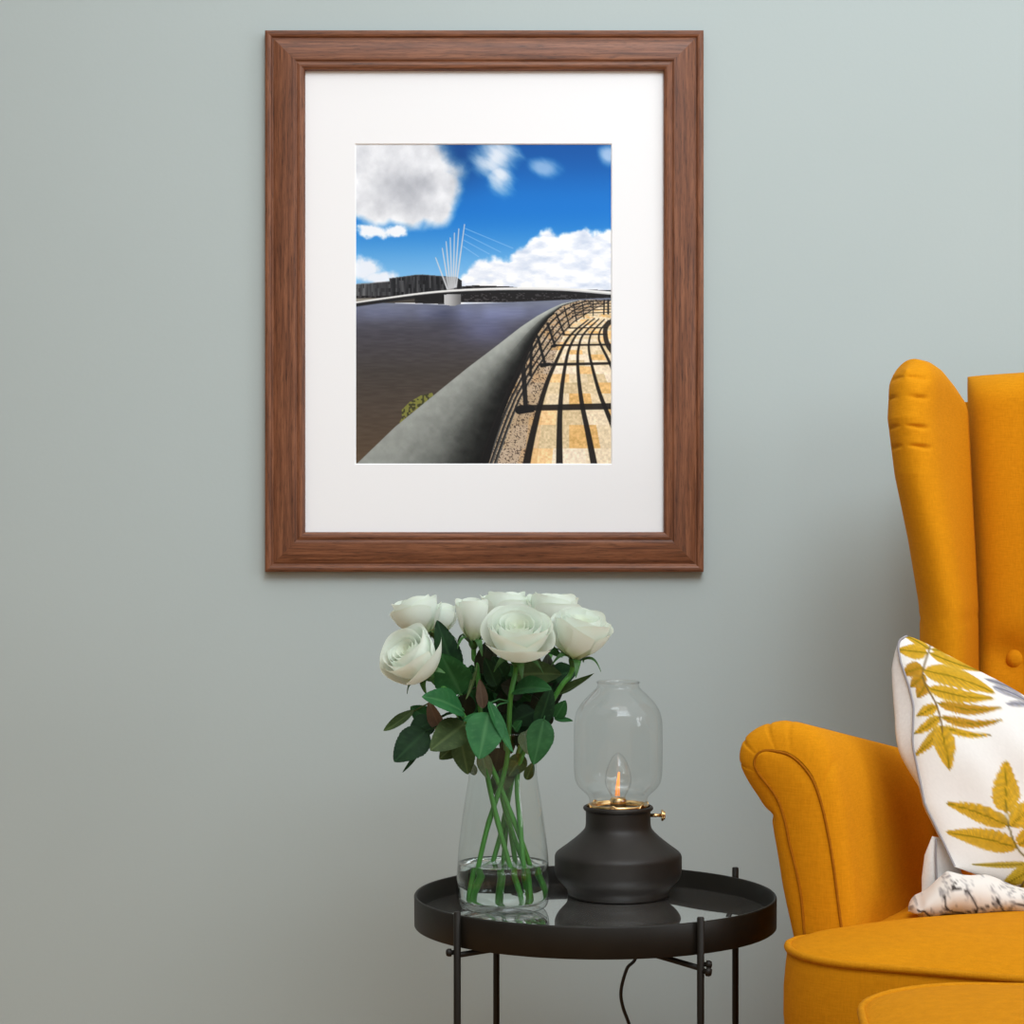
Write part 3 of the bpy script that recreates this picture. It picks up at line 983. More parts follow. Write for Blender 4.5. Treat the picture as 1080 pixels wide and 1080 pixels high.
# ------------------------------------------------------------------ roses
def petal_mat():
    m, nt, b = new_mat('white_rose_petal')
    at = nt.nodes.new('ShaderNodeAttribute')
    at.attribute_name = 'dye'
    nt.links.new(at.outputs['Color'], b.inputs['Base Color'])
    b.inputs['Roughness'].default_value = 0.6
    b.inputs['Specular IOR Level'].default_value = 0.2
    tl = nt.nodes.new('ShaderNodeBsdfTranslucent')
    nt.links.new(at.outputs['Color'], tl.inputs['Color'])
    mx = nt.nodes.new('ShaderNodeMixShader')
    mx.inputs[0].default_value = 0.42
    nt.links.new(b.outputs[0], mx.inputs[1])
    nt.links.new(tl.outputs[0], mx.inputs[2])
    nt.links.new(mx.outputs[0], nt.nodes['Material Output'].inputs['Surface'])
    return m


M_petal = petal_mat()


def leaf_mat(name, c1, c2, vein):
    m, nt, b = new_mat(name)
    at = nt.nodes.new('ShaderNodeAttribute')
    at.attribute_name = 'dye'           # r: distance from the veins
    sep = nt.nodes.new('ShaderNodeSeparateColor')
    nt.links.new(at.outputs['Color'], sep.inputs[0])
    tc = nt.nodes.new('ShaderNodeTexCoord')
    nz = nt.nodes.new('ShaderNodeTexNoise')
    nz.inputs['Scale'].default_value = 60
    nz.inputs['Detail'].default_value = 5
    nt.links.new(tc.outputs['Object'], nz.inputs['Vector'])
    r = nt.nodes.new('ShaderNodeValToRGB')
    r.color_ramp.elements[0].position = 0.35
    r.color_ramp.elements[0].color = c1
    r.color_ramp.elements[1].position = 0.68
    r.color_ramp.elements[1].color = c2
    nt.links.new(nz.outputs['Fac'], r.inputs['Fac'])
    mx = nt.nodes.new('ShaderNodeMixRGB')
    nt.links.new(sep.outputs[0], mx.inputs[0])
    mx.inputs[1].default_value = vein
    nt.links.new(r.outputs['Color'], mx.inputs[2])
    nt.links.new(mx.outputs[0], b.inputs['Base Color'])
    b.inputs['Roughness'].default_value = 0.55
    b.inputs['Specular IOR Level'].default_value = 0.16
    tl = nt.nodes.new('ShaderNodeBsdfTranslucent')
    nt.links.new(mx.outputs[0], tl.inputs['Color'])
    ms = nt.nodes.new('ShaderNodeMixShader')
    ms.inputs[0].default_value = 0.15
    nt.links.new(b.outputs[0], ms.inputs[1])
    nt.links.new(tl.outputs[0], ms.inputs[2])
    nt.links.new(ms.outputs[0], nt.nodes['Material Output'].inputs['Surface'])
    return m


M_leafs = {
    'g': leaf_mat('green_rose_leaf', (0.014, 0.070, 0.018, 1), (0.024, 0.105, 0.028, 1), (0.040, 0.13, 0.042, 1)),
    'b': leaf_mat('bright_rose_leaf', (0.020, 0.110, 0.034, 1), (0.032, 0.150, 0.046, 1), (0.060, 0.19, 0.066, 1)),
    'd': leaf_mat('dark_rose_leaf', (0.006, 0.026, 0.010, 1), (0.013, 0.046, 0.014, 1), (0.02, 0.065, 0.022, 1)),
    'o': leaf_mat('olive_rose_leaf', (0.040, 0.070, 0.022, 1), (0.060, 0.100, 0.032, 1), (0.10, 0.15, 0.05, 1)),
    'r': leaf_mat('reddish_rose_leaf', (0.115, 0.080, 0.056, 1), (0.155, 0.108, 0.078, 1), (0.18, 0.125, 0.09, 1)),
    'p': leaf_mat('pale_rose_leaf', (0.11, 0.16, 0.08, 1), (0.16, 0.21, 0.11, 1), (0.20, 0.26, 0.15, 1)),
    'k': leaf_mat('shaded_rose_leaf', (0.012, 0.016, 0.008, 1), (0.022, 0.024, 0.012, 1), (0.028, 0.032, 0.016, 1)),  # shade deep in the bunch put into a near-black leaf colour
}
M_stem = noisy('green_rose_stem', (0.045, 0.17, 0.028, 1), (0.075, 0.26, 0.045, 1), (60, 60, 12), 0.45, 4)
M_sepal = noisy('green_sepal', (0.020, 0.070, 0.016, 1), (0.055, 0.16, 0.035, 1), (90, 90, 90), 0.5, 4)
M_twig = noisy('olive_petiole', (0.08, 0.10, 0.03, 1), (0.13, 0.15, 0.05, 1), (60, 60, 60), 0.5, 4)


def petal_mesh(name, az, t, R, H, seed):
    """One petal: t = 0 at the heart of the bloom, 1 outermost."""
    rs = random.Random(seed)
    nu, nv = 17, 15
    span = (2.2 - 1.05 * t) * (0.95 + 0.1 * rs.random())
    rad = R * (0.16 + 0.72 * t ** 0.85)
    hgt = H * (0.90 + 0.06 * math.sin(PI * t) + 0.03 * rs.random() - 0.22 * max(0, t - 0.82) / 0.18)
    flare = R * (0.02 + 0.34 * max(0, t - 0.35) ** 1.3)
    curl = R * 0.34 * max(0, t - 0.45)
    tip = 0.05 + 0.07 * rs.random()
    ph = rs.random() * 6.28
    verts, dye_ = [], []
    for i in range(nu):
        u = -1 + 2 * i / (nu - 1)
        for j in range(nv):
            v0 = j / (nv - 1)
            edge = 1 - (0.015 + 0.20 * t ** 1.5) * abs(u) ** 2.6 + tip * math.exp(-(u * 3.2) ** 2) * max(0, t - 0.3)
            v = v0 * edge
            cup = (1 - (1 - min(v, 1) * 0.93) ** 2.6)
            narrow = 0.45 + 0.55 * min(1, v * 1.9) ** 0.8
            ang = az + u * span * narrow * (0.9 if t > 0.5 else 1.0)
            r = 0.0022 + rad * cup + (0.10 * R * u if t < 0.7 else 0.05 * R * u)
            belly = math.sin(min(v, 1) * PI) * R * 0.10 * t
            r += belly
            r += flare * max(0, v - 0.55) ** 2 * 4.2
            r -= (1 - t) * R * 0.20 * max(0, v - 0.7) / 0.3 * (1 if t < 0.5 else 0.2)
            r += curl * abs(u) ** 2.5 * v * v
            z = hgt * v - flare * 1.5 * max(0, v - 0.80) ** 1.6 * 4 - curl * 0.35 * abs(u) ** 3 * v
            wob = 0.022 * R * t * math.sin(3.0 * u + 4 * v + ph) * v
            r += wob
            z += 0.03 * H * t * math.sin(4 * u + ph) * v ** 3
            verts.append((r * math.cos(ang), r * math.sin(ang), z))
            k = max(0, 1 - v / 0.45) ** 1.2 * (0.55 + 0.45 * t)
            e = 0.25 * max(0, v0 - 0.86) / 0.14 * t * (0.4 + 0.6 * abs(math.sin(ph + 2 * u)))
            wht = np.array([0.89, 0.94, 0.875])
            if t < 0.3:
                wht = np.array([0.89, 0.93, 0.85])
            c = wht * (1 - k) + np.array([0.56, 0.70, 0.24]) * k
            c = c * (1 - e) + np.array([0.68, 0.80, 0.52]) * e
            dye_.append(c)
    o_faces = grid_faces(nu, nv)
    me = bpy.data.meshes.new(name)
    me.from_pydata(verts, [], o_faces)
    me.materials.append(M_petal)
    me.polygons.foreach_set('use_smooth', [True] * len(me.polygons))
    a = me.color_attributes.new('dye', 'FLOAT_COLOR', 'POINT')
    arr = np.ones((len(verts), 4), np.float32)
    arr[:, :3] = np.array(dye_)
    a.data.foreach_set('color', arr.ravel())
    return me


def petal_set(kind, n, R, H, tmax, seed):
    res = []
    for i in range(n):
        t = 0.46 + (i / (n - 1)) * (tmax - 0.46)
        res.append(petal_mesh('petal', i * 2.39996 + seed, t, R, H, seed * 100 + i))
    return res


PETALS = {
    'open': petal_set('open', 11, 0.0385, 0.056, 1.0, 1),
    'full': petal_set('full', 10, 0.036, 0.060, 0.96, 2),
    'bud': petal_set('bud', 6, 0.027, 0.056, 0.66, 3),
}
def heart(R, H, seed):
    """Rolled inner petals as one spiral sheet."""
    rs = random.Random(seed)
    nt_, nv = 150, 14
    turns = 3.6
    v, d = [], []
    for i in range(nt_):
        a = i / (nt_ - 1)
        th = a * turns * 2 * PI
        rad = R * (0.035 + 0.50 * a ** 1.05)
        lobe = abs(math.sin(th * 0.83 + seed)) ** 1.6
        top = H * (0.83 + 0.07 * a + 0.035 * lobe)
        for j in range(nv):
            w_ = j / (nv - 1)
            cup = 1 - (1 - w_ * 0.95) ** 2.4
            r = 0.0015 + rad * cup
            r -= 0.10 * rad * max(0, w_ - 0.6) / 0.4
            r += R * (0.02 + 0.055 * a) * max(0, w_ - 0.82) / 0.18 * (0.5 + 0.5 * lobe)
            v.append((r * math.cos(th), r * math.sin(th), top * w_))
            k = (1 - a) * 0.45
            d.append(np.array([0.89, 0.94, 0.875]) * (1 - k) + np.array([0.80, 0.84, 0.62]) * k)
    return v, grid_faces(nt_, nv), np.array(d)




def leaf_object(base, tip, width, up, mat, parent, fold=0.35, droop=0.12, twist=0.0, seed=0, serr=0.06, name='leaf', petiole=None, inv=None):
    """Ovate toothed leaf from base to tip; up is the direction its upper side faces."""
    base, tip, up = Vector(base), Vector(tip), Vector(up).normalized()
    ax = tip - base
    L = ax.length
    ax.normalize()
    up = (up - ax * up.dot(ax)).normalized()
    sd = ax.cross(up)
    rs = random.Random(seed)
    ns, nw = 29, 13
    v, dy = [], []
    for i in range(ns):
        s = i / (ns - 1)
        w0 = (math.sin(PI * min(1, s ** 0.76)) ** 0.70) * (1 - 0.10 * s)
        tooth = (s * 13) % 1.0
        w1 = w0 * (1 + serr * (1 - tooth) * (0.2 < s * 5)) if 0.04 < s < 0.97 else w0
        tw = twist * (s - 0.5)
        for j in range(nw):
            q = -1 + 2 * j / (nw - 1)
            ww = (w1 if abs(q) > 0.99 else w0) * width * 0.5 * q
            lift = fold * abs(ww) - droop * L * (2 * s - 1) ** 2 * (1.0 if s > 0.5 else 0.35) + 0.012 * L * math.sin(7 * s + 3 * q + seed) * abs(q)
            # quilting between the side veins
            vein = abs(((s * 7 - abs(q) * 1.1) % 1.0) - 0.5) * 2
            lift += 0.010 * width * (1 - vein) * (abs(q) ** 0.5) * w0
            p = base + ax * (s * L) + sd * (ww * math.cos(tw) - 0) + up * (lift + ww * math.sin(tw))
            v.append(p)
            mid = min(1, abs(q) * w0 * width / 0.0022)
            sv = min(1, vein * 3.5 + 0.45)
            dy.append((mid * sv,) * 3)
    f = grid_faces(ns, nw)
    if petiole is not None:
        pv, pf = tube_data([base + ax * 0.002, base.lerp(Vector(petiole), 0.5) + Vector((0, 0, 0.003)), Vector(petiole)], [0.0008, 0.0009, 0.0011], 6)
        f += [tuple(len(v) + i for i in q) for q in pf]
        v += pv
        dy += [(0.2,) * 3] * len(pv)
    if inv is not None:
        v = [inv @ Vector(p) for p in v]
    o = mesh_obj(name, v, f, mat, parent)
    set_dye(o, np.array(dy))
    return o


# px, py, Y of the bloom's centre; axis; scale; kind; label; way of the stem below
roses = [
    dict(c=(436, 695, 2.585), ax=(-0.52, -0.55, 0.62), s=0.98, k='full', rot=0.6, foot=(576, 938, 2.645), neck=(514, 800, 2.635), mid=(476, 735, 2.61),
         label='white rose lowest at left of bouquet, tilted towards the left', sep=0.6),
    dict(c=(440, 650, 2.70), ax=(-0.25, 0.05, 1), s=0.84, k='full', rot=1.9, foot=(566, 952, 2.66), neck=(516, 800, 2.66), mid=(470, 735, 2.69),
         label='white rose at top left, above and behind the lowest left bloom', sep=0.7),
    dict(c=(462, 653, 2.73), ax=(-0.05, 0.1, 1), s=0.66, k='full', rot=2.2, foot=(548, 945, 2.675), neck=(522, 800, 2.672), mid=(488, 735, 2.71),
         label='small half hidden white rose behind the upright green-based bud', sep=0.7),
    dict(c=(499, 651, 2.64), ax=(-0.02, -0.08, 1), s=0.92, k='bud', rot=0.4, foot=(549, 956, 2.625), neck=(512, 805, 2.632), mid=(503, 702, 2.64),
         label='upright white rose in side view with spread green sepals, left of centre', sep=1.0),
    dict(c=(533, 645, 2.72), ax=(0.0, 0.1, 1), s=0.86, k='full', rot=3.1, foot=(528, 935, 2.68), neck=(534, 800, 2.672), mid=(532, 735, 2.70),
         label='white rose peeking out behind the large central bloom', sep=0.7),
    dict(c=(546, 671, 2.575), ax=(0.05, -0.55, 0.83), s=1.02, k='open', rot=0.9, foot=(497, 952, 2.63), neck=(534, 805, 2.635), mid=(538, 740, 2.60),
         label='largest white rose at front centre with open swirl of petals', sep=0.9),
    dict(c=(583, 647, 2.71), ax=(0.06, 0.02, 1), s=0.90, k='full', rot=2.7, foot=(510, 928, 2.675), neck=(545, 800, 2.668), mid=(566, 735, 2.69),
         label='white rose at back right, between the central and the rightmost bloom', sep=0.7),
    dict(c=(612, 670, 2.60), ax=(0.22, -0.30, 0.92), s=0.96, k='full', rot=4.0, foot=(556, 946, 2.63), neck=(548, 805, 2.64), mid=(588, 730, 2.615),
         label='rightmost white rose, leaning right over the lamp chimney', sep=0.9),
]
stem_paths = []
rose_roots = []
for i, r in enumerate(roses):
    c = P(*r['c'])
    ax = Vector(r['ax']).normalized()
    hh = 0.058 * r['s']
    base = c - ax * (hh * 0.55)
    foot = P(*r['foot'])
    # keep the foot inside the vase
    dv = Vector((foot.x - VX, foot.y - VY, 0))
    if dv.length > 0.045:
        dv *= 0.045 / dv.length
    foot = Vector((VX + dv.x, VY + dv.y, VZ + 0.0125))
    root = thing('white_rose', r['label'], 'rose', foot, 0, 'white roses in the glass vase')
    inv = Matrix.Translation(-foot)
    path = smooth_profile([base, base - ax * 0.02, P(*r['mid']), P(*r['neck']), P(*r['neck']).lerp(foot, 0.5) + Vector((0.003 * (-1) ** i, 0, 0)), foot], 7)
    path = [Vector(p) for p in path]
    stem_paths.append(path)
    rose_roots.append((root, inv))
    n = len(path)
    v, f = tube_data([inv @ p for p in path], [0.0030 + 0.0004 * math.sin(k * 1.7) * (k % 9 == 0) for k in range(n)], 10)
    mesh_obj('stem', v, f, M_stem, root)
    Rm = rot_to(ax) @ Matrix.Rotation(r['rot'], 3, 'Z')
    cv = []
    RR = {'open': 0.0385, 'full': 0.036, 'bud': 0.027}[r['k']]
    HH = {'open': 0.056, 'full': 0.060, 'bud': 0.056}[r['k']]
    # the heart of the bloom carries the petals
    ov, of, od = heart(RR, HH, i + 1)
    bloom = mesh_obj('bloom', ov, of, M_petal, root)
    set_dye(bloom, od)
    bloom.matrix_local = Matrix.Translation(inv @ base) @ Rm.to_4x4() @ Matrix.Scale(r['s'], 4)
    for pm in PETALS[r['k']]:
        o = bpy.data.objects.new('petal', pm)
        link(o, bloom)
    # receptacle and sepals
    rv, rf = lathe_data([(0.0, -0.010), (0.0035, -0.009), (0.0062, -0.004), (0.0068, 0.001), (0.005, 0.004), (0.0, 0.0045)], 16)
    o = fix_normals(mesh_obj('receptacle', rv, rf, M_sepal, root))
    o.matrix_local = Matrix.Translation(inv @ base) @ Rm.to_4x4() @ Matrix.Scale(r['s'], 4)
    for k in range(5):
        a = k * 2 * PI / 5 + 0.3 * i
        rs = random.Random(i * 10 + k)
        out = 0.020 + 0.010 * rs.random()
        up = (0.012 - 0.020 * r['sep'] * rs.random())
        pts = []
        for t in [j / 8 for j in range(9)]:
            rr = 0.006 + out * t
            zz = up * t + 0.006 * math.sin(PI * t) - 0.014 * r['sep'] * t ** 3
            pts.append((rr, zz, 0.0055 * (1 - t) ** 0.7 * (0.6 + 0.8 * min(1, t * 4)) * 0.9 + 0.0004))
        vv, ff = [], []
        for (rr, zz, ww) in pts:
            for sgn in (-1, 0, 1):
                ang = a
                vv.append((rr * math.cos(ang) - sgn * ww * math.sin(ang), rr * math.sin(ang) + sgn * ww * math.cos(ang), zz - 0.0012 * abs(sgn) + 0.001))
        ff = grid_faces(9, 3)
        o = mesh_obj('sepal', vv, ff, M_sepal, root)
        o.matrix_local = Matrix.Translation(inv @ base) @ Rm.to_4x4() @ Matrix.Scale(r['s'], 4)


def nearest_stem(p, only=None):
    best = None
    for i, path in enumerate(stem_paths):
        for q in path:
            if q.z > p.z + 0.02 or q.z < VZ + 0.13:
                continue
            d = (q - p).length
            if best is None or d < best[0]:
                best = (d, i, q)
    if best is None:
        return 5, stem_paths[5][10]
    return best[1], best[2]


def z4(x, y):
    return 390 + x / 4.0, 610 + y / 4.0


# (base xy, tip xy) in the enlarged crop, depth at base and tip, width (crop px), facing, material, fold, droop, twist
LEAVES = [
    ((500, 565), (462, 760), 2.575, 2.548, 150, (0.15, -1, 0.35), 'b', 0.12, 0.05, 0),
    ((402, 612), (258, 722), 2.600, 2.570, 125, (0.1, -1, 0.3), 'o', 0.15, 0.05, 0),
    ((402, 560), (236, 488), 2.600, 2.560, 118, (-0.1, -1, 0.75), 'b', 0.30, 0.10, 0.4),
    ((385, 488), (300, 320), 2.615, 2.600, 150, (-0.2, -1, 0.2), 'g', 0.12, 0.05, 0),
    ((365, 420), (284, 176), 2.640, 2.640, 100, (0.1, -1, 0.1), 'd', 0.15, 0.05, 0),
    ((240, 640), (102, 772), 2.600, 2.585, 128, (-0.1, -1, 0.25), 'd', 0.10, 0.05, 0),
    ((270, 600), (165, 655), 2.620, 2.610, 95, (-0.2, -1, 0.4), 'd', 0.20, 0.08, 0),
    ((182, 560), (54, 655), 2.630, 2.600, 46, (0.35, -0.7, 0.8), 'o', 0.50, -0.12, 1.0),
    ((218, 692), (146, 822), 2.620, 2.610, 24, (0.6, -0.6, 0.2), 'd', 0.3, 0.1, 0),
    ((268, 612), (172, 540), 2.630, 2.630, 82, (-0.1, -1, 0.4), 'g', 0.20, 0.06, 0),
    ((300, 640), (248, 520), 2.612, 2.600, 66, (-0.5, -1, 0.1), 'r', 0.25, 0.06, 0),
    ((478, 548), (464, 425), 2.620, 2.615, 46, (0.1, -1, 0.1), 'r', 0.2, 0.04, 0),
    ((382, 672), (415, 828), 2.615, 2.612, 92, (0.1, -1, 0.1), 'o', 0.12, 0.05, 0),
    ((408, 655), (296, 762), 2.630, 2.610, 95, (0.1, -1, 0.1), 'o', 0.12, 0.05, 0),
    ((735, 592), (692, 786), 2.600, 2.585, 108, (0.2, -1, 0.2), 'g', 0.10, 0.04, 0),
    ((600, 470), (760, 455), 2.600, 2.575, 112, (0.1, -0.75, 0.9), 'g', 0.28, 0.10, 0),
    ((612, 405), (806, 400), 2.640, 2.620, 110, (0, -1, 0.5), 'o', 0.15, 0.08, 0),
    ((782, 590), (826, 515), 2.620, 2.615, 58, (0.2, -1, 0.2), 'g', 0.15, 0.05, 0),
    ((778, 592), (858, 606), 2.622, 2.615, 34, (0, -0.7, 1), 'g', 0.3, -0.05, 0),
    ((798, 492), (956, 412), 2.625, 2.610, 46, (-0.35, -0.7, 0.9), 'o', 0.6, -0.10, 0.6),
    ((498, 522), (594, 745), 2.580, 2.560, 52, (0.75, -1, 0.15), 'b', 0.45, -0.10, 0),
    ((392, 590), (532, 596), 2.585, 2.570, 56, (0.0, -0.65, 1), 'b', 0.25, 0.12, 0),
    ((712, 625), (768, 455), 2.605, 2.600, 80, (0.4, -1, 0), 'd', 0.15, 0.05, 0),
    ((536, 455), (486, 335), 2.630, 2.620, 70, (0.35, -1, 0), 'd', 0.15, 0.05, 0),
    ((648, 745), (586, 835), 2.640, 2.635, 74, (0.1, -1, 0.1), 'o', 0.15, 0.05, 0),
    ((470, 735), (505, 850), 2.630, 2.628, 60, (0.1, -1, 0.1), 'p', 0.2, 0.05, 0),
    ((652, 645), (668, 742), 2.620, 2.612, 62, (0.1, -1, 0.1), 'p', 0.15, 0.05, 0),
    ((610, 640), (640, 600), 2.610, 2.600, 40, (0.1, -0.8, 0.6), 'b', 0.2, 0.05, 0),
    ((735, 280), (812, 332), 2.620, 2.610, 34, (-0.3, -1, 0.3), 'g', 0.3, 0.1, 0),
    ((660, 850), (690, 775), 2.645, 2.645, 40, (0.1, -1, 0.1), 'o', 0.2, 0.05, 0),
    ((440, 470), (395, 395), 2.650, 2.650, 90, (-0.1, -1, 0.1), 'd', 0.1, 0.05, 0),
    ((570, 420), (520, 330), 2.650, 2.640, 80, (0.1, -1, 0.3), 'd', 0.15, 0.05, 0),
    ((690, 480), (790, 430), 2.650, 2.640, 110, (0.1, -1, 0.3), 'd', 0.15, 0.05, 0),
    ((700, 560), (590, 610), 2.640, 2.630, 90, (0, -1, 0.4), 'd', 0.15, 0.05, 0),
    ((452, 385), (408, 515), 2.610, 2.602, 20, (-0.4, -1, 0.2), 'o', 0.3, -0.08, 0),
    ((445, 830), (418, 768), 2.640, 2.640, 34, (0.1, -1, 0.1), 'p', 0.2, 0.05, 0),
    ((575, 770), (540, 850), 2.655, 2.650, 76, (0.1, -1, 0.1), 'k', 0.15, 0.05, 0),
    ((545, 715), (528, 800), 2.650, 2.650, 80, (0.1, -1, 0.1), 'k', 0.15, 0.05, 0),
    ((585, 790), (560, 905), 2.645, 2.640, 66, (0.1, -1, 0.1), 'o', 0.15, 0.05, 0),
    ((540, 820), (530, 915), 2.655, 2.645, 50, (0.1, -1, 0.1), 'o', 0.15, 0.05, 0),
]
# foliage inside and behind the bunch, its shade put into dark leaf colours
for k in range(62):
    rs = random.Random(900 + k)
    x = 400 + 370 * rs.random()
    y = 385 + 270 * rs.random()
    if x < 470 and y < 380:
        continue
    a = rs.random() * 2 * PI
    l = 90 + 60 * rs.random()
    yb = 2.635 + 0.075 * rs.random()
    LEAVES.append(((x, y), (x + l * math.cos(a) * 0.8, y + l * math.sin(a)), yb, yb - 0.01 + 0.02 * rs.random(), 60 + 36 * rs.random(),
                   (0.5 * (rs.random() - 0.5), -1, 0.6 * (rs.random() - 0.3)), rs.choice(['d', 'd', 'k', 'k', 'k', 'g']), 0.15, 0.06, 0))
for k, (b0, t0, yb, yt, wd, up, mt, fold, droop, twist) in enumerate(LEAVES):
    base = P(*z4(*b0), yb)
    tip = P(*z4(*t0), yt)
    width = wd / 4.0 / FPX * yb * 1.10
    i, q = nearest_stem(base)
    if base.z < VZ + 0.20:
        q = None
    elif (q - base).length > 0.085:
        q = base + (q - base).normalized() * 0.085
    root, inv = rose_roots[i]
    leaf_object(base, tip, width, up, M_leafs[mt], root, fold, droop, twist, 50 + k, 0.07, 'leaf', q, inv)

# ------------------------------------------------------------------ wing armchair
PHI = math.radians(20)
CH = Vector((0.839, 2.748, 0))
e_r = Vector((math.cos(PHI), -math.sin(PHI), 0))
e_b = Vector((math.sin(PHI), math.cos(PHI), 0))
chair = thing('wing_armchair', 'mustard yellow linen wingback armchair at the right in front of wall', 'armchair', CH, -PHI)


def loc_of(w):
    d = Vector(w) - CH
    return Vector((d.dot(e_r), d.dot(e_b), d.z))


def on_plane(px, py, p0, n):
    """Photo ray met with the plane through p0 with normal n (room space), in chair space."""
    ray = Vector(((px - 540) / FPX, 1.0, -(py - 540) / FPX))
    o = Vector((0, 0, CAMZ))
    t = (p0 - o).dot(n) / ray.dot(n)
    return loc_of(o + ray * t)


# --- arm: scroll section, flat piped front panel
p_front = P(868, 900, 2.42)
n_front = -e_b
I_px = [(850, 1005), (845.5, 950), (839.5, 917), (832.5, 889), (828, 866), (821, 845), (811.5, 830), (801, 817), (795.8, 806), (798.5, 796.5), (807, 791.8), (819, 792.5),
        (833, 796.5), (846, 807), (858, 824), (867, 850), (874, 882), (879, 912), (883.5, 947), (891, 1005)]
O_px = [(836, 1005), (824.5, 945), (819, 912), (814.5, 885), (810.5, 866), (799, 846), (786, 826), (778.6, 810), (777.2, 797), (782, 782), (793, 771.5), (808, 765.5), (828, 763), (850, 769),
        (867, 785), (879, 812), (887, 846), (892, 882), (897, 920), (907, 1005)]


def resample(pts, n):
    pts = [Vector(p) for p in pts]
    pts = [Vector(q) for q in smooth_profile(pts, 8)]
    L = [0]
    for a, b_ in zip(pts, pts[1:]):
        L.append(L[-1] + (b_ - a).length)
    out = []
    j = 0
    for k in range(n):
        s = L[-1] * k / (n - 1)
        while j < len(L) - 2 and L[j + 1] < s:
            j += 1
        t = (s - L[j]) / max(L[j + 1] - L[j], 1e-9)
        out.append(pts[j].lerp(pts[j + 1], t))
    return out


O_px = [(x - 2.5, y - 0.5) if x < 850 and y < 950 else (x, y) for x, y in O_px]
Iloc = smooth_profile([on_plane(x, y, p_front, n_front) for x, y in I_px], 8)
Oloc = smooth_profile([on_plane(x, y, p_front, n_front) for x, y in O_px], 8)
Iloc = [Vector(q) for q in Iloc]
Oloc = [Vector(q) for q in Oloc]
NS = len(Oloc)
yF = Iloc[0].y
ARM_LEN = 0.47
ZB0 = 0.24


def arm_section(s, k, inset=0.0):
    """s metres behind the front panel."""
    o, i_ = Oloc[k], Iloc[k]
    p = o.lerp(i_, inset)
    t = max(0.0, s - 0.03) / (ARM_LEN - 0.03)
    z = p.z
    # the arm drops and tucks in towards the back
    drop = 1 - 0.31 * t
    z = 0.44 + (z - 0.44) * drop if z > 0.44 else z
    # roll grows shallower to the back, inner side moves inwards
    cx = -0.375
    x = cx + (p.x - cx) * (1 - 0.10 * t) + 0.060 * t
    return Vector((x, yF + s, z))


def arm(mirror):
    mx_ = -1 if mirror else 1
    ds = [(0.0, 0.93), (0.0012, 0.72), (0.004, 0.46), (0.008, 0.26), (0.014, 0.10), (0.021, 0.02), (0.030, 0.0)] + [(0.030 + (ARM_LEN - 0.03) * k / 16, 0.0) for k in range(1, 17)]
    v, f = [], []
    pleats = [9 * 8 * 0 + int(p) for p in (50, 62, 72, 84, 96, 106)]
    for (s, inset) in ds:
        for k in range(NS):
            p = arm_section(s, k, inset)
            # gathered pleats where the cover turns over the scroll
            g = 0.0
            for pk in (58, 72, 88, 97, 107, 118):
                g = max(g, math.exp(-((k - pk) / 0.8) ** 2))
            fade = math.exp(-(max(0, s - 0.004) / 0.028) ** 2) * (s > 0.001)
            cen = Vector((-0.39, p.y, 0.60))
            if g > 0.02 and p.z > 0.56:
                p = p + (cen - p).normalized() * 0.0034 * g * fade
            # soft tuck under the scroll on the outside
            tk = math.exp(-((k - 34) / 2.2) ** 2)
            if s > 0.006:
                p = p + Vector((1, 0, 0)) * 0.0045 * tk
            v.append((p.x * mx_, p.y, p.z))
    m_ = len(ds)
    for i in range(m_ - 1):
        for k in range(NS - 1):
            f.append((i * NS + k, i * NS + k + 1, (i + 1) * NS + k + 1, (i + 1) * NS + k))
    # close the underside and the back
    for i in range(m_ - 1):
        f.append((i * NS + NS - 1, i * NS, (i + 1) * NS, (i + 1) * NS + NS - 1))
    f.append(tuple((m_ - 1) * NS + k for k in range(NS)))
    o = fix_normals(mesh_obj('armrest', v, f, M_yellow, chair))
    # front panel, slightly domed
    pv, pf = [], []
    cen = sum((q for q in Iloc), Vector()) / NS
    half = NS // 2
    cols = 7
    rows_ = half
    for k in range(rows_):
        a, b_ = Iloc[k], Iloc[NS - 1 - k]
        for j in range(cols):
            t = j / (cols - 1)
            q = a.lerp(b_, t)
            q = Vector((q.x, yF - 0.0035 * math.sin(PI * t) ** 0.6 * min(1, (rows_ - 1 - k) / 6) - 0.0002, q.z))
            pv.append((q.x * mx_, q.y, q.z))
    pf = grid_faces(rows_, cols)
    fp = mesh_obj('arm_front_panel', pv, pf, M_yellow, chair)
    # stitched piping seam around the panel
    seam = [Vector((q.x * mx_, yF - 0.0006, q.z)) for q in Iloc]
    tube('piping', seam, 0.0016, M_seam, chair, 8)


M_seam = fabric('mustard_linen_seam', (0.30, 0.095, 0.002, 1), (0.38, 0.13, 0.003, 1))
M_pipe = fabric('mustard_linen_piping', (0.50, 0.19, 0.002, 1), (0.63, 0.26, 0.006, 1))
arm(False)
arm(True)

# --- wings
def lerp_t(t, ts, xs):
    return float(np.interp(t, ts, xs))


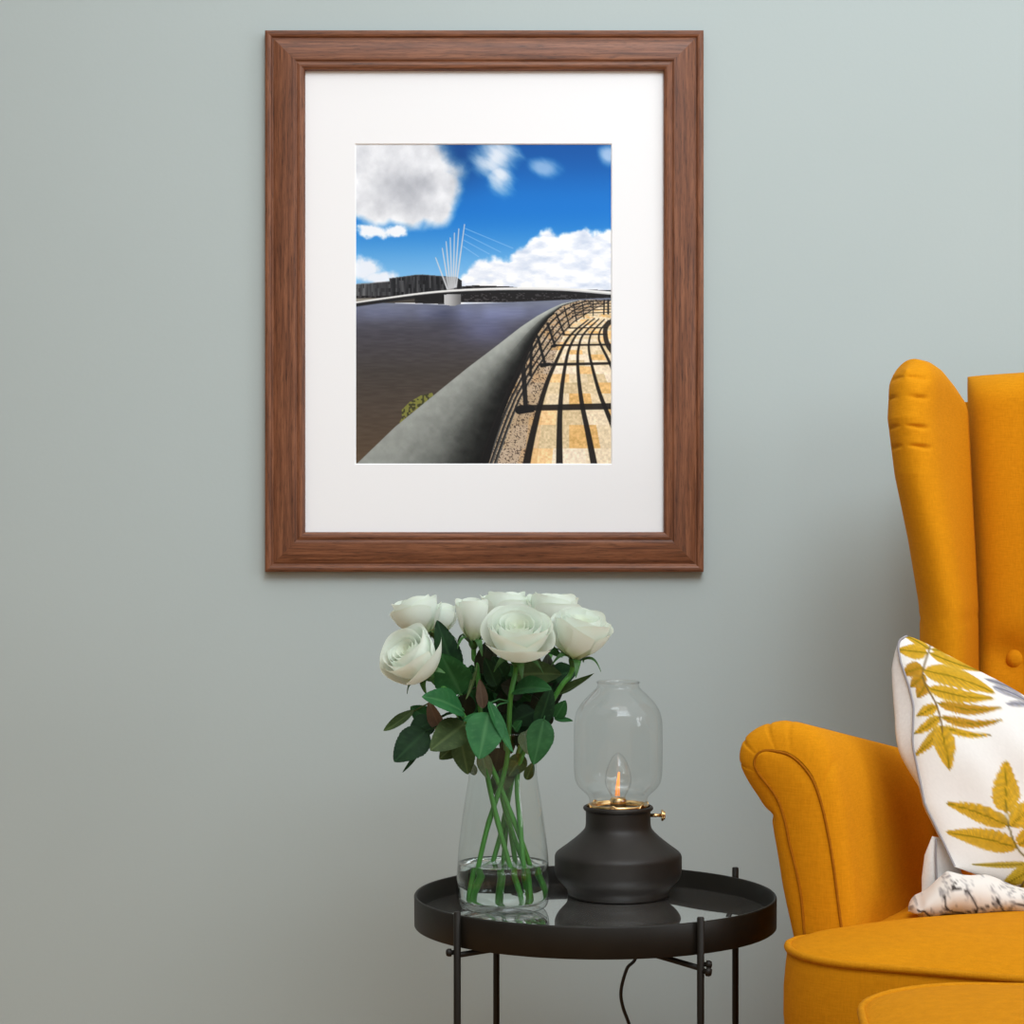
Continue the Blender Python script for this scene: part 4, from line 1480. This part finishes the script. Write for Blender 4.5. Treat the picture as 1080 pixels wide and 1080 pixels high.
def wing(mirror):
    m_ = -1 if mirror else 1
    zs = [0.42, 0.60, 0.68, 0.779, 0.807, 0.886, 0.966, 1.034, 1.075, 1.100]
    fx = [-0.292, -0.291, -0.290, -0.290, -0.291, -0.305, -0.323, -0.333, -0.333, -0.331]
    fy = [-0.150, -0.150, -0.155, -0.160, -0.162, -0.168, -0.172, -0.168, -0.155, -0.140]

    def ztop(u):
        return float(np.interp(u, [0, 0.2, 0.45, 0.65, 0.85, 1.0], [1.078, 1.092, 1.104, 1.108, 1.108, 1.092]))

    def center(u, v):
        # u: 0 at the back seam, 1 at the front edge
        z = 0.42 + (ztop(u) - 0.42) * v
        zz = min(z, 1.10)
        f_x, f_y = lerp_t(zz, zs, fx), lerp_t(zz, zs, fy)
        s_x = lerp_t(z, [0.5, 0.8, 1.1], [-0.270, -0.274, -0.291]) - 0.026
        s_y = lerp_t(z, [0.5, 0.8, 1.1], [0.03, 0.04, 0.05])
        return Vector((m_ * (s_x + (f_x - s_x) * u), s_y + (f_y - s_y) * u, z))

    def normal(u, v):
        return Vector((m_ * 0.90, -0.43, 0)).normalized()

    def thick(u, v):
        a = max(0, 1 - max(0, (u - 0.70) / 0.30) ** 2.6) ** 0.5
        b_ = max(0, 1 - max(0, (v - 0.945) / 0.055) ** 2.2) ** 0.5
        t = 0.034 * a * b_
        z = 0.42 + (ztop(u) - 0.42) * v
        for zp in (1.000, 1.024, 1.060, 1.084):
            t -= 0.0130 * math.exp(-((z - zp - 0.03 * (u - 1)) / 0.0022) ** 2) * max(0, (u - 0.86) / 0.14) * (a > 0.05) * a
        t -= 0.0022 * math.exp(-((z - 0.789) / 0.0016) ** 2)
        return max(t, 0.0)
    us = list(np.concatenate([np.linspace(0, 0.6, 14), 0.6 + 0.4 * np.sin(np.linspace(0, PI / 2, 26))[1:]]))
    vs = list(np.concatenate([np.linspace(0, 0.70, 70), np.linspace(0.70, 0.945, 130)[1:], 0.945 + 0.055 * np.sin(np.linspace(0, PI / 2, 24))[1:]]))
    slab('wing', center, normal, thick, M_yellow, chair, us=us, vs=vs)


wing(False)
wing(True)

# --- back
def back_center(u, v):
    z = 0.40 + (1.098 - 0.40) * v
    hw = lerp_t(z, [0.4, 0.8, 1.1], [0.278, 0.281, 0.297])
    x = -hw + 2 * hw * u
    top = 0.008 * (1 - (2 * u - 1) ** 2)
    return Vector((x, 0.062 + 0.055 * v, z + top * v))


def back_thick(u, v):
    a = max(0, 1 - abs(2 * u - 1) ** 16) ** 0.5
    b_ = max(0, 1 - max(0, (v - 0.93) / 0.07) ** 2.5) ** 0.5
    t = 0.072 * a * b_ + 0.012 * math.sin(PI * u) * math.sin(PI * min(1, v))
    x = -0.268 + 0.536 * u
    z = 0.40 + 0.698 * v
    for bx in (-0.222, 0.0, 0.222):
        d = math.hypot(x - bx, z - 0.733)
        t -= 0.014 * math.exp(-(d / 0.026) ** 2)
    return max(t, 0) if 0 < u < 1 and v < 1 else 0.0


slab('backrest', back_center, lambda u, v: Vector((0, -1, 0.05)).normalized(), back_thick, M_yellow, chair,
     us=list(0.5 - 0.5 * np.cos(np.linspace(0, PI, 90))), vs=list(np.concatenate([np.linspace(0, 0.86, 70), 0.86 + 0.14 * np.sin(np.linspace(0, PI / 2, 20))[1:]])),
     back=lambda u, v: 0.050 * max(0, 1 - abs(2 * u - 1) ** 9) ** 0.5 * max(0, 1 - max(0, (v - 0.90) / 0.10) ** 2.5) ** 0.5)
for bx in (-0.222, 0.0, 0.222):
    ub = (bx + 0.268) / 0.536
    vb = (0.733 - 0.40) / 0.698
    yb = (back_center(ub, vb) + Vector((0, -1, 0.05)).normalized() * back_thick(ub, vb)).y
    v, f = lathe_data(smooth_profile([(0.0, 0.0090), (0.005, 0.0082), (0.0095, 0.0055), (0.0128, 0.0015), (0.0130, -0.001), (0.011, -0.005)], 4), 28)
    Rm = rot_to((0, -1, 0.05))
    v = [Rm @ Vector(q) + Vector((bx, yb - 0.002, 0.733)) for q in v]
    mesh_obj('tufting_button', v, f, M_yellow, chair)


o = box_obj('outside_back', (-0.325, 0.095, 0.34), (0.325, 0.150, 1.065), M_yellow, chair, 0.022, 4)


# --- rounded seat: plan outline, domed top, piped edge, straight border
def rounded_rect(x0, x1, y0, y1, r, n=14):
    pts = []
    for (cx, cy, a0) in ((x1 - r, y1 - r, 0), (x0 + r, y1 - r, 90), (x0 + r, y0 + r, 180), (x1 - r, y0 + r, 270)):
        for k in range(n + 1):
            a = math.radians(a0 + 90 * k / n)
            pts.append((cx + r * math.cos(a), cy + r * math.sin(a)))
    return pts


def densify(pts, step=0.012):
    out = []
    n = len(pts)
    for i in range(n):
        a, b_ = Vector(pts[i]), Vector(pts[(i + 1) % n])
        m_ = max(1, int((b_ - a).length / step))
        for k in range(m_):
            out.append(tuple(a.lerp(b_, k / m_)))
    return out


def cushion_block(name, outline, z_low, z_edge, crown, mat, parent, center, bulge=0.006, wrinkle=0.0):
    n = len(outline)
    cx, cy = center
    v, f = [], []
    rings = []
    # border from bottom to the piped edge, then the crown
    for t in [0, 0.15, 0.4, 0.65, 0.85, 1.0]:
        b_ = bulge * math.sin(PI * t)
        rings.append([(x + (x - cx) / max(math.hypot(x - cx, y - cy), 1e-6) * b_, y + (y - cy) / max(math.hypot(x - cx, y - cy), 1e-6) * b_, z_low + (z_edge - z_low) * t) for x, y in outline])
    for t in [0.985, 0.96, 0.93, 0.89, 0.84, 0.78, 0.70, 0.6, 0.5, 0.4, 0.3, 0.2, 0.1]:
        r_ = []
        for i, (x, y) in enumerate(outline):
            h = crown * (1 - t ** 3.2) ** 0.75
            wr = wrinkle * math.exp(-((t - 0.93) / 0.06) ** 2) * (math.sin(i * 0.55) * math.sin(i * 0.17 + 1) ** 2)
            r_.append((cx + (x - cx) * t, cy + (y - cy) * t, z_edge + h + wr))
        rings.append(r_)
    for r_ in rings:
        v += r_
    m_ = len(rings)
    for i in range(m_ - 1):
        for k in range(n):
            k2 = (k + 1) % n
            f.append((i * n + k, i * n + k2, (i + 1) * n + k2, (i + 1) * n + k))
    v.append((cx, cy, z_edge + crown))
    c = len(v) - 1
    for k in range(n):
        f.append(((m_ - 1) * n + k, (m_ - 1) * n + (k + 1) % n, c))
    f.append(tuple(reversed(range(n))))
    return fix_normals(mesh_obj(name, v, f, mat, parent))


# T-shaped seat: wide in front of the arms, narrow between them
SZ = 0.4625
plan = []
def arc(cx, cy, r, a0, a1, n=12):
    return [(cx + r * math.cos(math.radians(a0 + (a1 - a0) * k / n)), cy + r * math.sin(math.radians(a0 + (a1 - a0) * k / n))) for k in range(n + 1)]
plan += [(0.285, 0.0), (-0.285, 0.0), (-0.330, -0.478)]
plan += [(-0.360, -0.488)]
plan += arc(-0.356, -0.517, 0.030, 95, 180, 8)
plan += arc(-0.288, -0.522, 0.100, 184, 262, 12)
plan += [(-0.15, -0.632), (0.0, -0.636), (0.15, -0.632)]
plan += [(-x, y) for x, y in reversed(arc(-0.288, -0.522, 0.100, 184, 262, 12))]
plan += [(-x, y) for x, y in reversed(arc(-0.356, -0.517, 0.030, 95, 180, 8))]
plan += [(0.360, -0.488), (0.330, -0.478)]
plan_d = densify(plan, 0.010)
cushion_block('seat_cushion', plan_d, 0.345, SZ, 0.030, M_yellow, chair, (0.0, -0.36), 0.005, 0.0018)
tube('seat_piping', [(x, y, SZ) for x, y in plan_d], 0.0042, M_pipe, chair, 8, True)
# upholstered base and legs
base_plan = densify(rounded_rect(-0.365, 0.365, -0.585, 0.14, 0.07, 10), 0.03)
cushion_block('seat_base', base_plan, 0.15, 0.342, 0.002, M_yellow, chair, (0, -0.25), 0.003)
for (x, y) in ((-0.31, -0.53), (0.31, -0.53), (-0.31, 0.09), (0.31, 0.09)):
    v, f = lathe_data(smooth_profile([(0.0, 0.0), (0.013, 0.0), (0.016, 0.05), (0.022, 0.11), (0.024, 0.149), (0.0, 0.149)], 3), 20, x, y)
    fix_normals(mesh_obj('leg', v, f, M_leg, chair))

# ------------------------------------------------------------------ footstool in front of the chair
FS = P(1120, 0, 1.97)
FS = Vector((FS.x + 0.054, 1.97, 0))
stool = thing('footstool', 'mustard yellow linen footstool with piped cushion in front of the armchair', 'footstool', FS, math.radians(-6))
fplan = densify(rounded_rect(-0.225, 0.15, -0.34, 0.17, 0.125, 16), 0.010)
FZ = 0.466
cushion_block('seat_cushion', fplan, 0.36, FZ, 0.018, M_yellow, stool, (-0.035, -0.085), 0.004, 0.0)
tube('cushion_piping', [(x, y, FZ) for x, y in fplan], 0.0042, M_pipe, stool, 8, True)
cushion_block('stool_base', densify(rounded_rect(-0.215, 0.14, -0.33, 0.16, 0.10, 10), 0.03), 0.15, 0.358, 0.002, M_yellow, stool, (-0.035, -0.085), 0.002)
for (x, y) in ((-0.16, -0.27), (0.09, -0.27), (-0.16, 0.10), (0.09, 0.10)):
    v, f = lathe_data(smooth_profile([(0.0, 0.0), (0.013, 0.0), (0.016, 0.05), (0.022, 0.11), (0.024, 0.149), (0.0, 0.149)], 3), 20, x, y)
    fix_normals(mesh_obj('leg', v, f, M_leg, stool))

# ------------------------------------------------------------------ cushion on the chair
C_PX = {'TL': (946, 662), 'BL': (1006, 914), 'TR': (1200, 806), 'BR': (1195, 978)}
C_Y = {'TL': 2.555, 'BL': 2.455, 'TR': 2.665, 'BR': 2.540}
CW = {k: P(*C_PX[k], C_Y[k]) for k in C_PX}
C0 = CW['BL'].copy()
cush = thing('throw_cushion', 'white cotton cushion with mustard fern print leaning in the armchair', 'cushion', C0)


def cush_px(u, v):
    a = np.array(C_PX['TL']) * (1 - u) + np.array(C_PX['TR']) * u
    b_ = np.array(C_PX['BL']) * (1 - u) + np.array(C_PX['BR']) * u
    p = a * (1 - v) + b_ * v
    p = p + np.array([left_edge(v), 0.0]) * (1 - u) ** 3
    t = cush_thick(u, v)
    return p + np.array([cn.x, -cn.z]) * (t * FPX / 2.5)


def left_edge(v):
    """Sway of the left seam, in photo pixels."""
    return float(np.interp(v, [0, 0.08, 0.15, 0.25, 0.34, 0.5, 0.62, 0.75, 0.9, 1.0], [0, -5, -6, -3, -3, -14, -15, -16, -6, 0]))


def cush_center(u, v):
    a = CW['TL'].lerp(CW['TR'], u)
    b_ = CW['BL'].lerp(CW['BR'], u)
    p = a.lerp(b_, v)
    p = p + Vector((1, 0, 0)) * (left_edge(v) / FPX * 2.45) * (1 - u) ** 3
    rnd = 0.011 * math.exp(-((u + 0.8 * v) / 0.035) ** 1.2)
    p = p + ((CW['TR'] - CW['TL']).normalized() * 0.4 + (CW['BL'] - CW['TL']).normalized()) * rnd
    return p - C0


cn = (CW['BL'] - CW['TL']).cross(CW['TR'] - CW['TL']).normalized()
if cn.y > 0:
    cn = -cn


def cush_thick(u, v):
    a = max(0, math.sin(PI * u)) ** 0.62 * max(0, math.sin(PI * v)) ** 0.55
    w_ = 0.0035 * math.sin(9 * u + 14 * v) * math.exp(-((v - 0.75) / 0.25) ** 2) + 0.003 * math.sin(22 * (u - 0.6 * v))
    return max(0.0, 0.062 * a + w_ * a)


N = 190
us = [0.5 - 0.5 * math.cos(PI * i / (N - 1)) for i in range(N)]


def fern_leaf(img, X, Y, base, tip, w, col=(196, 150, 38), rib=(112, 100, 22), bend=0.0, dens=0.75):
    base, tip = np.array(base, float), np.array(tip, float)
    d = tip - base
    L = np.hypot(*d)
    nrm = np.array([-d[1], d[0]]) / L
    pts = [base + d * t + nrm * bend * math.sin(PI * t) for t in np.linspace(0, 1, 14)]
    mg = w + abs(bend) + 3
    lo, hi = np.minimum(base, tip) - mg, np.maximum(base, tip) + mg
    sel = (X > lo[0]) & (X < hi[0]) & (Y > lo[1]) & (Y < hi[1])
    if not sel.any():
        return
    x, y = X[sel], Y[sel]
    dist, t, side = poly_dist(x, y, pts)
    prof_ = np.sin(PI * np.clip(t, 0, 1) ** 0.72) ** 0.9 * (1 - 0.25 * t) + 0.10 * (t < 0.97) * (t > 0.03)
    along = t * L - dist * 0.55            # teeth sweep towards the tip
    tooth = 0.84 + 0.16 * np.abs(((along / 2.6) % 1.0) * 2 - 1)
    half = 0.5 * w * prof_ * tooth
    a = 1 - ss(half - 0.5, half + 0.4, dist)
    hatch = 0.5 + 0.5 * np.sin(2 * PI * along / 2.6)
    grain = vnoise(x / 1.6, y / 1.6, 91)
    c = np.array(col, float)[None] * (0.86 + 0.20 * hatch[:, None] * 0.9 + 0.16 * (grain[:, None] - 0.5))
    pale = np.array([226, 206, 140.])[None]
    lightmix = ((1 - hatch) * (dist / np.maximum(half, 0.5)) * 0.30)[:, None]
    c = c * (1 - lightmix) + pale * lightmix
    img[sel] = img[sel] * (1 - a[:, None]) + np.clip(c, 0, 255) * a[:, None]
    rb = (1 - ss(0.35, 1.0, dist)) * (t < 0.97) * 0.85
    img[sel] = img[sel] * (1 - rb[:, None]) + np.array(rib, float) * rb[:, None]


def paint_cushion(X, Y):
    img = np.zeros(X.shape + (3,))
    img[...] = (224, 222, 218)
    img += (vnoise(X / 1.2, Y / 1.2, 95)[..., None] - 0.5) * 5
    st = (112, 88, 46)
    A, B = (196, 152, 34), (176, 128, 30)
    for base, tip, w, bend, col in (
        ((975, 688), (945, 685), 19, 0, A), ((978, 684), (949, 664), 9, 0, A), ((980, 684), (1010, 690), 8, -1, A), ((978, 688), (1032, 706), 12, 1.5, A),
        ((971, 704), (951, 712), 20, 0, B), ((973, 712), (960, 727), 15, 0, B), ((975, 722), (967, 738), 15, 0, B),
        ((972, 707), (1043, 729), 24, -3, A), ((977, 726), (1042, 734), 17, 3.5, A), ((986, 742), (1050, 743), 13, 5, B), ((989, 756), (1050, 756), 11, 6.5, B), ((990, 766), (1039, 773), 9, 4, A),
        ((985, 745), (966, 758), 13, 0, A), ((988, 756), (963, 777), 12, -1, A), ((989, 766), (963, 801), 12, -2, A), ((989, 766), (998, 813), 22, 0, A),
        ((1053, 854), (1052, 799), 30, 0, A), ((1056, 868), (994, 847), 21, 2, A), ((1066, 891), (996, 878), 25, 2, A), ((1058, 868), (1092, 836), 25, -1, A), ((1067, 889), (1097, 858), 25, 0, A),
        ((1082, 908), (1022, 911), 8, -1, (186, 160, 60)), ((1090, 909), (1052, 937), 22, 0, (190, 160, 40)), ((1092, 916), (1072, 938), 14, 0, A),
    ):
        fern_leaf(img, X, Y, base, tip, w, col, (118, 104, 18), bend)
    stroke(img, X, Y, smooth_profile([(979, 680), (972, 704), (973, 720), (985, 744), (990, 766), (990, 772)], 6), 2.0, 1.6, st, 0.95)
    stroke(img, X, Y, smooth_profile([(1052, 845), (1055, 864), (1066, 891), (1085, 909), (1110, 925)], 6), 1.6, 2.2, (110, 96, 44), 0.95)
    stroke(img, X, Y, smooth_profile([(1078, 926), (1071, 938), (1067, 950)], 4), 1.6, 1.8, (92, 74, 60), 0.9)
    for base, tip, w, bend in (((1041, 722), (1078, 738), 11, -2), ((1034, 714), (1085, 735), 6, -2), ((1054, 740), (1090, 743), 8, -2)):
        fern_leaf(img, X, Y, base, tip, w, (158, 158, 168), (104, 104, 116), bend)
    # the design goes on beyond the photograph's edge
    for dx, dy in ((104, 40), (100, 130)):
        for base, tip, w in (((1053, 854), (1052, 799), 26), ((1056, 868), (1006, 847), 20), ((1066, 891), (1008, 878), 22), ((1058, 868), (1096, 836), 24)):
            fern_leaf(img, X, Y, (base[0] + dx, base[1] + dy - 60), (tip[0] + dx, tip[1] + dy - 60), w)
    return np.clip(img, 0, 255)


vv = []
for u in us:
    for v_ in us:
        vv.append(cush_center(u, v_) + cn * cush_thick(u, v_))
co = np.array([tuple(q) for q in vv])
face = grid_mesh('cover', co, N, N, M_cushion, cush)
dp = np.array([[cush_px(u, v_) for v_ in us] for u in us])
set_dye(face, np.clip(lin(paint_cushion(dp[..., 0], dp[..., 1])), 0, 0.9).reshape(-1, 3))
face['label'] = 'cotton front printed with mustard fern leaves'
us2 = [0.5 - 0.5 * math.cos(PI * i / 47) for i in range(48)]
co = np.array([tuple(cush_center(u, v_) - cn * cush_thick(u, v_) * 0.9 + Vector((-0.026, 0, 0)) * (math.sin(PI * min(1, v_ * 1.5)) * max(0, 1 - u * 4) * min(1, u * 30))) for u in us2 for v_ in us2])
bk = grid_mesh('cover_back', co, 48, 48, M_whitecotton, cush)
rim = [cush_center(u, 0) + cn * 0.001 for u in reversed(us2[:6])] + [cush_center(0, v_) + cn * 0.0012 for v_ in us2[1:]]
tube('piping', rim, 0.0014, M_piping, cush, 8)


# crumpled lower edge of the cover, printed with grey twigs
def paint_ink(X, Y):
    img = np.zeros(X.shape + (3,))
    img[...] = (226, 221, 214)
    s1 = fbm(X / 5, Y / 12, 101, 4)
    s2 = vnoise((X + Y) / 1.3, (X - Y) / 9, 102)
    a = ss(0.48, 0.62, s1) * ss(0.35, 0.6, s2)
    over(img, (128, 124, 124), a * 0.7)
    ink = (58, 52, 50)
    for pts in ([(993, 940), (996, 955), (1008, 963), (1030, 955), (1050, 944)], [(1002, 930), (1016, 936), (1026, 950), (1028, 962)],
                [(966, 954), (976, 962), (984, 968)], [(1048, 942), (1052, 952), (1056, 962)], [(1001, 932), (1004, 926), (1008, 924)], [(1062, 948), (1090, 956)]):
        stroke(img, X, Y, smooth_profile(pts, 6), 2.2, 1.8, ink, 0.95)
    return np.clip(img, 0, 255)


H_PX = [(958, 955), (972, 940), (1001, 918), (1040, 922), (1080, 934), (1120, 948)]
H_LO = [(958, 962), (972, 969), (1001, 967), (1040, 966), (1080, 966), (1120, 975)]
HY = [2.450, 2.445, 2.440, 2.443, 2.445, 2.455]
nu, nv = 90, 40
co, dp = [], []
tu = np.linspace(0, 1, nu)
for t in tu:
    s = t * (len(H_PX) - 1)
    top = np.array([np.interp(s, range(6), [q[0] for q in H_PX]), np.interp(s, range(6), [q[1] for q in H_PX])])
    low = np.array([np.interp(s, range(6), [q[0] for q in H_LO]), np.interp(s, range(6), [q[1] for q in H_LO])])
    Y0 = float(np.interp(s, range(6), HY))
    ct, cl = P(*top, Y0 + 0.012), P(*low, Y0 - 0.012)
    rnd = min(1.0, math.sin(min(t / 0.10, 1) * PI / 2))
    for k in range(nv):
        a = 2 * PI * k / nv
        c = (ct + cl) / 2
        hgt = (ct.z - cl.z) / 2
        p = c + Vector((0, -0.028 * rnd * math.sin(a), hgt * math.cos(a)))
        p.z = max(p.z + 0.0015 * math.sin(23 * t + 2 * a), 0.478)
        co.append(p - C0)
        dp.append((top[0] + 2 * math.sin(a), top[1] + (low[1] - top[1]) * (0.5 - 0.5 * math.cos(a))))
f = []
for i in range(nu - 1):
    for k in range(nv):
        k2 = (k + 1) % nv
        f.append((i * nv + k, i * nv + k2, (i + 1) * nv + k2, (i + 1) * nv + k))
f += [tuple(range(nv)), tuple(reversed(range((nu - 1) * nv, nu * nv)))]
hem = mesh_obj('folded_hem', co, f, M_cushion, cush)
dp = np.array(dp)
set_dye(hem, lin(paint_ink(dp[:, 0], dp[:, 1])))
hem['label'] = 'crumpled lower edge with grey twig print'

# white flap between hem and cover
fl_t = [(983, 882), (975, 902), (972, 925), (972, 952)]
fl_r = [(999, 884), (1009, 905), (1016, 925), (1022, 952)]


def flap_c(u, v):
    s = v * 3
    a = np.array([np.interp(s, range(4), [q[i] for q in fl_t]) for i in (0, 1)])
    b_ = np.array([np.interp(s, range(4), [q[i] for q in fl_r]) for i in (0, 1)])
    p = a * (1 - u) + b_ * u
    return P(p[0], p[1], 2.475 + 0.01 * u) - C0


slab('cover_flap', flap_c, lambda u, v: Vector((-0.3, -0.9, 0.2)).normalized(), lambda u, v: 0.010 * (max(0, math.sin(PI * u)) * max(0, math.sin(PI * v))) ** 0.5 + 0.002 * math.sin(9 * u) * math.sin(PI * u) * math.sin(PI * v) ** 0.5,
     M_whitecotton, cush, 24, 24)
seam = [flap_c(0.38, t) + Vector((-0.003, -0.0105 * math.sin(PI * (0.08 + 0.9 * t)) ** 0.5, 0.002)) for t in np.linspace(0.05, 0.95, 14)]
tube('flap_piping', seam, 0.0012, M_piping, cush, 8)
